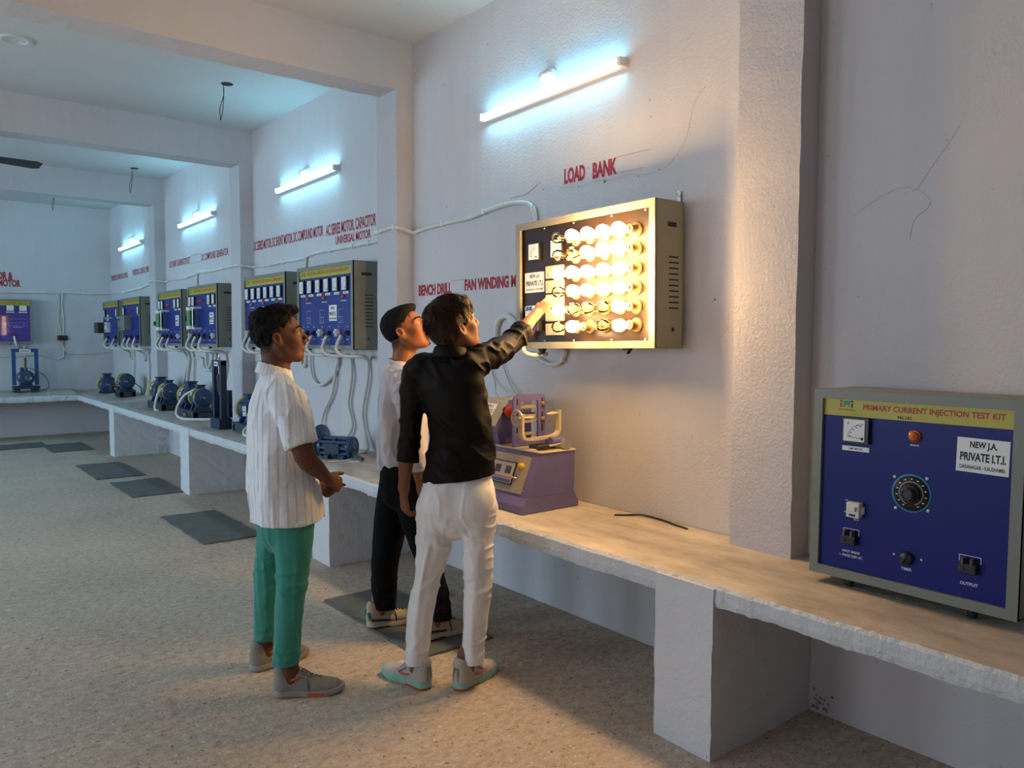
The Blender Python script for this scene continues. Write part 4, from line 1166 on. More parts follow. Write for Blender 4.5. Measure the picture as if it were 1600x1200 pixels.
brake_stand((1.66, 13.40, .689), 0, .285, .1, .63, M_STAND, 'bright blue brake stand with a motor inside, on the back wall bench', True)
brake_stand((2.50, 7.515, .637), -PI / 2, .195, .1, .645, M_NAVY, 'tall navy brake stand with a dark red spring balance', False, -.10)

# cut-away machine right of the striped shirt
m = set_on_bench('cutaway_motor', 2.54, 5.14, 'dark blue open-frame motor right beside the striped shirt', 'motor', G_M)
m.rotation_euler = (0, 0, -PI / 2 + .55)
motor_parts(m, -.13, .13, .085, .078, open_frame=True, rings=(False, False), zb=.0, box=False)
b = MB(); b.lathe((-.17, .03, .12), (1, 0, 0), [(0, .115), (.02, .115), (.03, .10), (.03, .05), (0.035, .045), (.035, 0)], 32); b.build('flange_disc', M_MOTOR, m)
b = MB(); b.box(-.06, .06, -.085, -.07, .045, .115, 0, .004); b.build('cover_plate', M_NAVY, m)
b = MB(); b.tube([(.13, -.02, .05), (.18, -.05, .03), (.25, -.08, .018)], .014, 8); b.build('shaft_guard', M_BASE, m)
s = MB(); s.box(.14, .22, -.10, -.06, .001, .004, rot=Matrix.Rotation(.3, 3, 'Z')); s.build('paper_tag', M_STICK, m)
o = MB().tube([(2.76, 5.30, .645), (2.72, 5.12, .642), (2.60, 5.02, .642), (2.48, 4.98, .642), (2.40, 5.0, .642)], .006, 6).build('loose_cable', M_HOSE)
tag(o, 'thin pale cable lying on the bench in front of the near pillar', 'cable')

# ---------------------------------------------------------------- coil winding machine
M_VIO = mat('violet_hammer_paint', (0.115, 0.105, 0.30), .38, var=.06, bump=.06, bscale=250, coat=.2)
M_GREYP = mat('grey_machine_paint', (0.33, 0.30, 0.24), .42, var=.06)
M_CREAM = mat('cream_machine_paint', (0.52, 0.45, 0.30), .4, var=.08)
wm = empty('coil_winding_machine', (2.60, 2.93, .636), 0, 'violet coil winding machine with a yoke and handwheel, on the bench below the board', 'winding machine')
def wx(X): return X - 2.60
def wz(Z): return Z - .636
b = MB()      # local: x = into the wall, y = away along the bench
b.prism([(wz(.637), wx(2.426)), (wz(.668), wx(2.426)), (wz(.714), wx(2.458)), (wz(.714), wx(2.773)), (wz(.668), wx(2.80)), (wz(.637), wx(2.80))], 1, 0, .52) if False else None
def prof(pts, y0, y1, mi=0, mb=None):
    """pts in (x, z) extruded along y"""
    n = len(pts)
    vs = [(p[0], y0, p[1]) for p in pts] + [(p[0], y1, p[1]) for p in pts]
    mb.add(vs, [(i, (i + 1) % n, n + (i + 1) % n, n + i) for i in range(n)] + [tuple(range(n)), tuple(range(n, 2 * n))[::-1]], mi)
prof([(wx(2.426), .001), (wx(2.80), .001), (wx(2.80), .030), (wx(2.773), .076), (wx(2.458), .076), (wx(2.426), .038)], -.005, .535, 0, b)
b.build('plinth', M_VIO, wm)
b = MB(); prof([(wx(2.460), .077), (wx(2.772), .077), (wx(2.776), .292), (wx(2.545), .292)], 0, .525, 0, b); b.build('cabinet', M_VIO, wm)
MB().box(wx(2.538), wx(2.782), -.006, .53, .292, .300, bevel=.002).build('top_plate', M_CREAM, wm)
# sloping front with the grey control plate
sl = Vector((wx(2.545) - wx(2.460), 0, .292 - .077)).normalized()
nr = Vector((-sl.z, 0, sl.x))
org = Vector((wx(2.460), 0, .077))
def front(u, v, o=0.0): return org + sl * v + Vector((0, u, 0)) + nr * o      # u along y, v up the slope
def fbox(mb, u0, u1, v0, v1, o0, o1, mi=0):
    mb.add([front(u, v, o) for o in (o0, o1) for u, v in ((u0, v0), (u1, v0), (u1, v1), (u0, v1))],
           [(0, 1, 2, 3), (4, 5, 6, 7), (0, 1, 5, 4), (1, 2, 6, 5), (2, 3, 7, 6), (3, 0, 4, 7)], mi)
p = MB(); fbox(p, .055, .50, .012, .205, 0, .004); cp = p.build('control_plate', M_GREYP, wm)
p = MB(); fbox(p, .145, .335, .045, .165, .004, .010, 0); fbox(p, .152, .328, .052, .158, .010, .012, 1)
fbox(p, .17, .215, .10, .14, .012, .013, 2); fbox(p, .255, .30, .10, .14, .012, .013, 2); fbox(p, .155, .325, .055, .072, .012, .0128, 3); fbox(p, .155, .325, .078, .083, .012, .0128, 4)
p.build('counter_display', [M_BLACKP, mat('display_print', (.45, .43, .46), .25), mat('dark_digits', (.05, .05, .05), .3), mat('display_blue', (.05, .08, .25), .3), mat('display_red', (.4, .03, .03), .3)], cp)
c = front(.105, .150, .004); MB().lathe(c, nr, [(0, .017), (.014, .016), (.02, .012), (.02, 0)], 18).build('yellow_button', mat('yellow_button', (.65, .42, .02), .35), cp)
c = front(.125, .085, .004); MB().lathe(c, nr, [(0, .010), (.004, .010), (.006, .004), (.022, .004), (.026, .006), (.028, 0)], 12).build('toggle_switch', M_STEEL, cp)
for u, v in ((.065, .10), (.065, .02), (.31, .197), (.32, .02), (.04, .03)):
    c = front(u, v, .004); MB().sphere(c, .0045, seg=8, rings=6).build('screw', M_SCREW, cp)
# rounded slotted frame plate standing across the top
f = MB(); y0, y1 = .215, .228
xa, xb, za, zb = wx(2.545), wx(2.762), .300, .572
ia, ib, ja, jb = xa + .046, xb - .048, .335, zb - .032
def rr(x0, x1, z0, z1, r, n=5):
    o = []
    for cx, cz, a0 in ((x1 - r, z1 - r, 0), (x0 + r, z1 - r, PI / 2), (x0 + .001, z0 + .001, PI), (x1 - .001, z0 + .001, 1.5 * PI)):
        rad = r if cz > z0 + .01 else .001
        for k in range(n + 1): o.append((cx + rad * math.cos(a0 + k * PI / 2 / n), cz + rad * math.sin(a0 + k * PI / 2 / n)))
    return o
oo, ii = rr(xa, xb, za, zb, .03), rr(ia, ib, ja, jb, .02)
n = len(oo)
vs = [(q[0], y0, q[1]) for q in oo] + [(q[0], y0, q[1]) for q in ii] + [(q[0], y1, q[1]) for q in oo] + [(q[0], y1, q[1]) for q in ii]
fs = []
for k in range(n):
    j = (k + 1) % n
    fs += [(k, j, n + j, n + k), (2 * n + k, 2 * n + j, 3 * n + j, 3 * n + k), (k, j, 2 * n + j, 2 * n + k), (n + k, n + j, 3 * n + j, 3 * n + k)]
f.add(vs, fs)
for x in (xa + .023, xb - .022):
    for z in (.39, .46, .535): f.box(x - .006, x + .006, y0 - .001, y1 + .001, z - .018, z + .018, 1, .003)
fr = f.build('slotted_frame', [M_VIO, M_DARKSLOT], wm)
for z in (.44, .52): MB().lathe((xb - .022, y0, z), (0, -1, 0), [(0, .011), (.016, .011), (.018, .006), (.018, 0)], 12).build('brass_knob', M_BRASS, fr)
b = MB()
for z, h_ in ((.505, .020), (.455, .016), (.425, .012), (.36, .014)): b.box(ia - .01, ib + .01, y0 + .02, y0 + .05, z - h_ / 2, z + h_ / 2, 0, .003)
b.cyl((ia, y0 + .03, .475), (ib, y0 + .03, .468), .004, seg=8, mi=1); b.box(ia + .005, ia + .03, y0 + .01, y0 + .03, .52, .56, 2, .002)
b.build('guide_bar', [M_GREYP, M_BLACKP, M_BRASS], fr)
# U-shaped yoke with two centres and a handwheel
t = MB(); yy = .115
xl, xr = wx(2.515), wx(2.765)
def ubar(pts, w_, d_):
    P = smooth_path(pts, 5)
    vs, fs = [], []
    for k, q in enumerate(P):
        dd = (P[min(k + 1, len(P) - 1)] - P[max(k - 1, 0)]).normalized()
        nn = Vector((-dd.z, 0, dd.x))
        vs += [q + nn * w_ / 2 + Vector((0, -d_ / 2, 0)), q + nn * w_ / 2 + Vector((0, d_ / 2, 0)), q - nn * w_ / 2 + Vector((0, d_ / 2, 0)), q - nn * w_ / 2 + Vector((0, -d_ / 2, 0))]
    for k in range(len(P) - 1):
        for i in range(4):
            j = (i + 1) % 4; fs.append((k * 4 + i, k * 4 + j, k * 4 + 4 + j, k * 4 + 4 + i))
    fs += [(0, 1, 2, 3), tuple(len(vs) - 4 + i for i in range(4))]
    return vs, fs
vs, fs = ubar([(xl, yy, .485), (xl, yy, .40), (xl + .004, yy, .372), (xl + .035, yy, .352), ((xl + xr) / 2, yy, .352), (xr - .035, yy, .358), (xr - .004, yy, .378), (xr, yy, .40), (xr, yy, .492)], .014, .03)
t.add(vs, fs); yk = t.build('yoke', M_CREAM, wm)
t = MB(); t.lathe((xr, yy, .475), (-1, 0, 0), [(-.012, .007), (.03, .007), (.036, .010), (.055, .009), (.085, .001)], 12); t.lathe((xl, yy, .462), (1, 0, 0), [(-.03, .006), (.05, .006), (.052, .009), (.065, .009), (.085, .001)], 12)
t.build('centre_pin', M_CREAM, yk)
t = MB(); R_ = .040; c = Vector((xl - .03, yy, .462))
ring = [(c.x, c.y + R_ * math.cos(a), c.z + R_ * math.sin(a)) for a in np.linspace(0, 2 * PI, 33)]
t.tube(ring, .006, 8, 0, False, 0)
for k in range(3):
    a = k * 2 * PI / 3 + .4; t.cyl(c, (c.x, c.y + R_ * math.cos(a), c.z + R_ * math.sin(a)), .004, seg=8)
t.cyl((c.x - .006, c.y, c.z), (c.x + .012, c.y, c.z), .011, seg=14)
t.build('handwheel', mat('grey_wheel', (.38, .37, .35), .35, .5), wm)
t = MB(); t.cyl((wx(2.70), .10, .342), (wx(2.70), .10, .300), .03, seg=20, mi=0); t.cyl((wx(2.66), .06, .335), (wx(2.745), .06, .335), .026, seg=20, mi=0); t.cyl((wx(2.63), .05, .305), (wx(2.63), .05, .325), .012, seg=12, mi=1)
t.cyl((wx(2.72), .02, .325), (wx(2.722), -.006, .325), .029, seg=24, mi=2); t.cyl((wx(2.72), .05, .325), (wx(2.72), .02, .325), .014, seg=14, mi=3)
t.build('drive_head', [M_VIO, M_BRASS, M_STEEL, M_CREAM], wm)
t = MB(); t.cyl((wx(2.585), .045, .318), (wx(2.71), .015, .328), .0065, seg=10, mi=0); t.cyl((wx(2.565), .05, .316), (wx(2.625), .036, .321), .0145, seg=12, mi=1); t.box(wx(2.60), wx(2.70), .07, .16, .300, .318, 2, .004)
t.build('crank_lever', [M_STEEL, M_BLACKP, M_BASE], wm)
# control box at the far end with its slanted grey face
b = MB(); prof([(wx(2.560), .30), (wx(2.775), .30), (wx(2.775), .535), (wx(2.617), .535), (wx(2.520), .40)], .345, .52, 0, b); cb = b.build('control_box', M_VIO, wm)
b = MB()
q0, q1 = Vector((wx(2.519), 0, .402)), Vector((wx(2.617), 0, .537))
sl2 = (q1 - q0).normalized(); n2 = Vector((-sl2.z, 0, sl2.x))
def face2(y_, v, o): return q0 + sl2 * v + Vector((0, y_, 0)) + n2 * o
Lf = (q1 - q0).length
b.add([face2(a, v, o) for o in (0, .004) for a, v in ((.338, 0), (.525, 0), (.525, Lf), (.338, Lf))], [(0, 1, 2, 3), (4, 5, 6, 7), (0, 1, 5, 4), (1, 2, 6, 5), (2, 3, 7, 6), (3, 0, 4, 7)])
b.box(wx(2.612), wx(2.78), .338, .525, .534, .539)
b.build('slanted_cover', M_GREYP, cb)
s = MB(); s.box(0, .105, -.001, 0, 0, .085); sticker_text(s, 0, 0, -.0014, .105, .085)
o = s.build('sticker', [M_STICK, M_BLACKINK], cb)
ex, ez = Vector((0, -1, 0)), sl2
mw = Matrix.Identity(4)
for i in range(3): mw[i][0], mw[i][1], mw[i][2] = ex[i], -n2[i], ez[i]
P = face2(.512, .045, .006)
for i in range(3): mw[i][3] = P[i]
o.matrix_local = mw
t = MB(); t.lathe((wx(2.60), .345, .475), (0, -1, 0), [(0, .030), (.012, .030), (.014, .022), (.02, .022), (.02, 0)], 20, 1); t.lathe((wx(2.60), .325, .475), (0, -1, 0), [(0, .03), (.016, .031), (.022, .024), (.024, 0)], 20, 0)
t.build('emergency_stop', [mat('red_mushroom', (.50, .03, .015), .35), M_BLACKP], cb)

# ---------------------------------------------------------------- mats, scraps, ceiling fittings
M_MAT = mat('grey_rubber_mat', (0.115, 0.115, 0.105), .7, var=.2, scale=6, bump=.25, bscale=40)
def floor_mat(x0, x1, y0, y1, label, seed):
    r = random.Random(seed); n = 14; t = MB()
    cx, cy = (x0 + x1) / 2, (y0 + y1) / 2
    vs = []
    for i in range(n + 1):
        for j in range(n + 1):
            x = x0 + (x1 - x0) * i / n; y = y0 + (y1 - y0) * j / n
            e = 1 if i in (0, n) or j in (0, n) else 0
            vs.append(Vector((x - cx + (r.uniform(-.006, .006) if i in (0, n) else 0), y - cy + (r.uniform(-.006, .006) if j in (0, n) else 0), .010 + .003 * math.sin(x * 9 + seed) * math.sin(y * 7) + e * r.uniform(0, .003))))
    fs = [(i * (n + 1) + j, (i + 1) * (n + 1) + j, (i + 1) * (n + 1) + j + 1, i * (n + 1) + j + 1) for i in range(n) for j in range(n)]
    t.add(vs, fs, 0, True)
    rim = [i * (n + 1) for i in range(n + 1)] + [n * (n + 1) + j for j in range(1, n + 1)] + [i * (n + 1) + n for i in range(n - 1, -1, -1)] + [j for j in range(n - 1, 0, -1)]
    k = len(vs)
    low = [Vector((vs[q].x, vs[q].y, .0005)) for q in rim]
    t.add([vs[q] for q in rim] + low, [(a, (a + 1) % len(rim), len(rim) + (a + 1) % len(rim), len(rim) + a) for a in range(len(rim))] + [tuple(range(len(rim), 2 * len(rim)))], 0)
    o = t.build('floor_mat', M_MAT)
    o.location = (cx, cy, 0.0005)
    tag(o, label, 'mat', 'grey rubber floor mats')
floor_mat(1.925, 2.345, 3.06, 4.09, 'grey rubber mat under the feet of the man in the pale sweatshirt', 1)
floor_mat(1.78, 2.215, 5.75, 6.85, 'grey rubber mat just left of the green trousers', 2)
floor_mat(1.795, 2.265, 7.86, 8.78, 'grey rubber mat beside the bench support that is nearest the navy stand', 3)
floor_mat(1.735, 2.205, 9.07, 10.2, 'grey rubber mat in front of the two complete motor pairs', 4)
floor_mat(1.70, 2.18, 11.55, 12.40, 'grey rubber mat near the far bench support, in front of the corner', 5)
floor_mat(.30, 1.75, 12.20, 12.75, 'long grey rubber mat in front of the back wall bench', 6)
b = MB()
b.tube([(2.78, 2.648, .640), (2.83, 2.60, .641), (2.885, 2.56, .641), (2.872, 2.43, .642), (2.855, 2.34, .640), (2.835, 2.246, .640)], .0045, 6)
b.tube([(2.80, 2.63, .640), (2.86, 2.57, .645), (2.88, 2.50, .641), (2.868, 2.42, .645), (2.84, 2.28, .640)], .003, 6)
tag(b.build('cable_scrap', M_BLACKP), 'curved scrap of black cable lying on the lit bench', 'cable')
b = MB()
b.box(-.035, .035, -.10, .10, .0005, .012, 0, .002, Matrix.Rotation(.2, 3, 'Z'))
o = b.build('plaster_offcut', M_EDGE); o.location = (2.50, 3.83, 0); tag(o, 'narrow pale strip of plaster on the floor behind the white trousers', 'offcut')

for (x, y, lab) in ((2.205, 6.33, 'dark hook box with two hanging wires on the ceiling of the second bay'), (2.43, 10.16, 'hanging wire loop on the ceiling of the third bay'), (1.95, 12.3, 'short hook on the ceiling of the farthest bay')):
    r = empty('ceiling_hook', (x, y, ZC), 0, lab, 'ceiling hook')
    MB().cyl((0, 0, -.004), (0, 0, .0), .045, seg=20).build('junction_hole', M_DARKSLOT, r)
    w = MB(); w.tube([(-.03, 0, 0), (-.028, 0, -.10), (-.035, .01, -.22), (-.05, .01, -.27), (-.055, .01, -.20), (-.03, .0, -.10), (-.026, 0, -.04)], .003, 6); w.tube([(-.05, .01, -.27), (-.053, .01, -.29)], .005, 6)
    w.build('wire', M_BLACKP, r)
r = empty('ceiling_plate', (.79, 6.30, ZC), 0, 'round white cover plate on the ceiling', 'cover plate')
MB().lathe((0, 0, 0), (0, 0, -1), [(0, .10), (.008, .10), (.012, .092), (.012, .085), (.008, .08), (.010, 0)], 32).build('plate', M_CEIL, r)
w = MB(); w.tube([(.02, .02, -.01), (.05, -.01, -.02), (.06, -.04, -.012)], .004, 6); w.build('wire', M_BATTEN, r)
fan = empty('ceiling_fan', (.60, 8.15, 3.02), 0, 'ceiling fan whose dark blade tips show beneath the second beam', 'fan')
b = MB(); b.cyl((0, 0, .0), (0, 0, ZC - 3.02), .011, seg=10); b.lathe((0, 0, ZC - 3.02), (0, 0, -1), [(0, .06), (.06, .05), (.08, .015)], 20); b.build('down_rod', M_BLACKP, fan)
b = MB(); b.lathe((0, 0, .07), (0, 0, -1), [(0, .02), (.01, .10), (.05, .115), (.09, .10), (.11, .03), (.11, 0)], 28); b.build('motor_housing', M_BASE, fan)
for k in range(3):
    a = math.radians(10 + 120 * k)
    b = MB(); R = Matrix.Rotation(a, 3, 'Z') @ Matrix.Rotation(math.radians(-16), 3, 'X')
    pts = [(.09, -.03), (.16, -.05), (.55, -.07), (.60, -.05), (.60, .05), (.55, .07), (.16, .05), (.09, .03)]
    b.prism(pts, 2, -.003, .003)
    for v in b.v: v.xyz = R @ v + Vector((0, 0, .01))
    b.build('blade', M_BASE, fan)
# ---------------------------------------------------------------- people: smooth implicit surfaces turned into one continuous mesh each
F32 = np.float32
_lat = {}
def value_noise(q, seed):
    """q (..., 3) -> smooth noise in -1..1"""
    if seed not in _lat:
        _lat[seed] = np.random.RandomState(seed).uniform(-1, 1, (32, 32, 32)).astype(F32)
    L = _lat[seed]
    f = np.floor(q); i = f.astype(np.int32) & 31; t = (q - f).astype(F32); t = t * t * (3 - 2 * t)
    j = (i + 1) & 31
    x0, y0, z0 = i[..., 0], i[..., 1], i[..., 2]; x1, y1, z1 = j[..., 0], j[..., 1], j[..., 2]
    tx, ty, tz = t[..., 0], t[..., 1], t[..., 2]
    a = L[x0, y0, z0] * (1 - tx) + L[x1, y0, z0] * tx; b = L[x0, y1, z0] * (1 - tx) + L[x1, y1, z0] * tx
    c = L[x0, y0, z1] * (1 - tx) + L[x1, y0, z1] * tx; d = L[x0, y1, z1] * (1 - tx) + L[x1, y1, z1] * tx
    return (a * (1 - ty) + b * ty) * (1 - tz) + (c * (1 - ty) + d * ty) * tz

class Vox:
    def __init__(s, lo, hi, h):
        s.lo = np.array(lo, dtype=np.float64); s.h = h
        s.n = np.ceil((np.array(hi) - s.lo) / h).astype(int) + 1
        s.g = np.full(tuple(s.n), 0.2, dtype=F32)
    def sub(s, lo, hi):
        a = np.clip(np.floor((np.array(lo) - s.lo) / s.h).astype(int), 0, s.n)
        b = np.clip(np.ceil((np.array(hi) - s.lo) / s.h).astype(int) + 1, 0, s.n)
        sl = tuple(slice(x, y) for x, y in zip(a, b))
        ax = [(s.lo[k] + s.h * np.arange(a[k], b[k])).astype(F32) for k in range(3)]
        return sl, ax[0][:, None, None], ax[1][None, :, None], ax[2][None, None, :]
    def blend(s, sl, d, k, op):
        g = s.g[sl]
        if op == 'u':
            if k > 0:
                q = np.maximum(k - np.abs(g - d), 0) / k
                s.g[sl] = np.minimum(g, d) - q * q * k * .25
            else: s.g[sl] = np.minimum(g, d)
        else:                                   # subtract
            d = -d
            if k > 0:
                q = np.maximum(k - np.abs(g - d), 0) / k
                s.g[sl] = np.maximum(g, d) + q * q * k * .25
            else: s.g[sl] = np.maximum(g, d)
    def tube(s, pts, side=(1, 0, 0), k=.02, op='u', sub=3, taper=True):
        """pts = [(point, half-size along side, half-size across)] or [(point, radius)]"""
        P = [np.array(p[0], dtype=float) for p in pts]
        A = [p[1] for p in pts]; B = [p[2] if len(p) > 2 else p[1] for p in pts]
        if sub > 1 and len(P) > 2:
            Q = smooth_path(P, sub); n = len(P) - 1
            A = list(np.interp(np.arange(n * sub + 1) / sub, range(n + 1), A)); B = list(np.interp(np.arange(n * sub + 1) / sub, range(n + 1), B))
            P = [np.array(q) for q in Q]
        m = max(max(A), max(B)) + k + .012
        al = np.array(P)
        sl, X, Y, Z = s.sub(al.min(0) - m, al.max(0) + m)
        if any(x.stop <= x.start for x in sl): return
        best = None
        side = np.array(side, dtype=float)
        for i in range(len(P) - 1):
            e = P[i + 1] - P[i]; L = np.linalg.norm(e)
            if L < 1e-6: continue
            e = e / L
            sd = side - e * side.dot(e); sd /= np.linalg.norm(sd); nn = np.cross(e, sd)
            vx, vy, vz = X - P[i][0], Y - P[i][1], Z - P[i][2]
            w = vx * e[0] + vy * e[1] + vz * e[2]
            t = np.clip(w / L, 0, 1)
            a = A[i] + (A[i + 1] - A[i]) * t; b = B[i] + (B[i + 1] - B[i]) * t
            du = vx * sd[0] + vy * sd[1] + vz * sd[2]; dn = vx * nn[0] + vy * nn[1] + vz * nn[2]
            dw = w - L * t; c = np.minimum(a, b)
            k0 = np.sqrt((du / a) ** 2 + (dn / b) ** 2 + (dw / c) ** 2)
            k1 = np.sqrt((du / a ** 2) ** 2 + (dn / b ** 2) ** 2 + (dw / c ** 2) ** 2) + 1e-6
            d = np.where(k0 > .05, k0 * (k0 - 1) / k1, -c).astype(F32)
            best = d if best is None else np.minimum(best, d)
        s.blend(sl, best, k, op)
    def ell(s, c, r, R=None, k=.02, op='u'):
        c = np.array(c, dtype=float); r = np.array(r, dtype=float); R = np.eye(3) if R is None else np.array(R)
        m = r.max() + k + .012
        sl, X, Y, Z = s.sub(c - m, c + m)
        if any(x.stop <= x.start for x in sl): return
        v = [X - c[0], Y - c[1], Z - c[2]]
        q = [v[0] * R[0, i] + v[1] * R[1, i] + v[2] * R[2, i] for i in range(3)]
        k0 = np.sqrt(sum((q[i] / r[i]) ** 2 for i in range(3))); k1 = np.sqrt(sum((q[i] / r[i] ** 2) ** 2 for i in range(3))) + 1e-6
        d = np.where(k0 > .05, k0 * (k0 - 1) / k1, -r.min()).astype(F32)
        s.blend(sl, d, k, op)
    def coords(s, idx):
        return s.lo + s.h * np.stack(idx, -1)
    def cut(s, p, n, lo=None, hi=None):
        """keep the side where (q - p).n < 0"""
        n = np.array(n, float); n /= np.linalg.norm(n)
        sl, X, Y, Z = s.sub(s.lo if lo is None else lo, s.lo + s.h * s.n if hi is None else hi)
        d = ((X - p[0]) * n[0] + (Y - p[1]) * n[1] + (Z - p[2]) * n[2]).astype(F32)
        s.g[sl] = np.maximum(s.g[sl], d)
    def hollow(s, p, n, depth, wall):
        """opens the end at plane (p, n): empties the inside to the given depth"""
        n = np.array(n, float); n /= np.linalg.norm(n)
        sl, X, Y, Z = s.sub(s.lo, s.lo + s.h * s.n)
        d = ((X - p[0]) * n[0] + (Y - p[1]) * n[1] + (Z - p[2]) * n[2]).astype(F32)
        inner = np.maximum(s.g + wall, -(d + depth))
        s.g = np.maximum(s.g, -inner)
    def wrinkle(s, amp, scale, seed=1, R=None, ridge=False, band=.035, mask=None):
        """pushes the surface in and out by noise; scale = frequency per metre along the three axes of R"""
        idx = np.nonzero(np.abs(s.g) < band)
        q = s.coords(idx)
        w = 1.0 if mask is None else mask(q).astype(F32)
        u = q if R is None else q @ np.array(R)
        u = u * np.array(scale)
        d = value_noise(u, seed) * .65 + value_noise(u * 2.1 + 7.3, seed + 1) * .35
        if ridge: d = .30 - np.clip(1 - np.abs(value_noise(u, seed) * .8 + value_noise(u * 1.9 + 3.1, seed + 1) * .2) * 3.2, 0, 1) ** 1.4
        s.g[idx] += (amp * d * w).astype(F32)
    def func(s, f, band=.05):
        idx = np.nonzero(np.abs(s.g) < band)
        s.g[idx] = f(s.coords(idx), s.g[idx]).astype(F32)
    def mesh(s, name, mats, parent=None, origin=(0, 0, 0), matfn=None, smooth=0):
        g = s.g
        S = g < 0
        nx, ny, nz = g.shape
        c = np.zeros((nx - 1, ny - 1, nz - 1), dtype=np.int8)
        for i in (0, 1):
            for j in (0, 1):
                for k in (0, 1):
                    c += S[i:nx - 1 + i, j:ny - 1 + j, k:nz - 1 + k]
        act = (c > 0) & (c < 8)
        I = np.stack(np.nonzero(act), -1)
        vid = np.full(act.shape, -1, dtype=np.int32); vid[act] = np.arange(len(I))
        C = {}
        for i in (0, 1):
            for j in (0, 1):
                for k in (0, 1):
                    C[i, j, k] = g[I[:, 0] + i, I[:, 1] + j, I[:, 2] + k].astype(np.float64)
        acc = np.zeros((len(I), 3)); cnt = np.zeros(len(I))
        for ax in range(3):
            for p in (0, 1):
                for q in (0, 1):
                    a = [0, 0, 0]; b = [0, 0, 0]; o = [x for x in range(3) if x != ax]
                    a[o[0]] = b[o[0]] = p; a[o[1]] = b[o[1]] = q; b[ax] = 1
                    va, vb = C[tuple(a)], C[tuple(b)]
                    m = (va < 0) != (vb < 0)
                    t = np.where(m, va / np.where(m, va - vb, 1), 0)
                    pt = np.tile(np.array(a, float), (len(I), 1)); pt[:, ax] = t
                    acc[m] += pt[m]; cnt[m] += 1
        V = s.lo + s.h * (I + acc / np.maximum(cnt, 1)[:, None])
        quads = []
        for ax in range(3):
            o = [x for x in range(3) if x != ax]
            sl0 = [slice(None)] * 3; sl1 = [slice(None)] * 3
            sl0[ax] = slice(0, -1); sl1[ax] = slice(1, None)
            e = S[tuple(sl0)] != S[tuple(sl1)]
            E = np.stack(np.nonzero(e), -1)
            E = E[(E[:, o[0]] > 0) & (E[:, o[1]] > 0) & (E[:, o[0]] < g.shape[o[0]] - 1) & (E[:, o[1]] < g.shape[o[1]] - 1)]
            ins = S[tuple(sl0)][tuple(E.T)]
            def at(d0, d1):
                q = E.copy(); q[:, o[0]] += d0; q[:, o[1]] += d1
                return vid[tuple(q.T)]
            Q = np.stack([at(-1, -1), at(0, -1), at(0, 0), at(-1, 0)], -1)
            flip = ins if ax != 1 else ~ins
            Q[~flip] = Q[~flip][:, ::-1]
            quads.append(Q)
        Q = np.concatenate(quads); Q = Q[(Q >= 0).all(1)]
        for _ in range(smooth):
            A = np.zeros_like(V); N = np.zeros(len(V))
            for a, b in ((0, 1), (1, 2), (2, 3), (3, 0)):
                np.add.at(A, Q[:, a], V[Q[:, b]]); np.add.at(N, Q[:, a], 1)
                np.add.at(A, Q[:, b], V[Q[:, a]]); np.add.at(N, Q[:, b], 1)
            V = V * .5 + .5 * A / np.maximum(N, 1)[:, None]
        V = V - np.array(origin)
        me = bpy.data.meshes.new(name)
        me.vertices.add(len(V)); me.vertices.foreach_set('co', V.astype(F32).ravel())
        me.loops.add(len(Q) * 4); me.loops.foreach_set('vertex_index', Q.astype(np.int32).ravel())
        me.polygons.add(len(Q)); me.polygons.foreach_set('loop_start', np.arange(0, len(Q) * 4, 4, dtype=np.int32))
        me.polygons.foreach_set('use_smooth', np.ones(len(Q), dtype=bool))
        for m in (mats if isinstance(mats, (list, tuple)) else [mats]): me.materials.append(m)
        if matfn is not None:
            ctr = V[Q].mean(1) + np.array(origin)
            me.polygons.foreach_set('material_index', matfn(ctr).astype(np.int32))
        me.update(calc_edges=True); me.validate()
        return link(bpy.data.objects.new(name, me), parent)

def head_frame(c, fwd_rf, pitch, roll=0.0):
    """c = point between the ears at eye height; fwd_rf = facing in (image right, away); returns centre and 3x3 (fwd, left, up)"""
    r0, f0 = np.array([cy_, -sy_, 0]), np.array([sy_, cy_, 0])
    f = r0 * fwd_rf[0] + f0 * fwd_rf[1]; f /= np.linalg.norm(f)
    up = np.array([0, 0, 1.0]); lf = np.cross(up, f)
    cp, sp = math.cos(pitch), math.sin(pitch)
    f2 = f * cp + up * sp; u2 = -f * sp + up * cp
    cr, sr = math.cos(roll), math.sin(roll)
    l2 = lf * cr + u2 * sr; u3 = u2 * cr - lf * sr
    return np.array(c), np.stack([f2, l2, u3], 1)

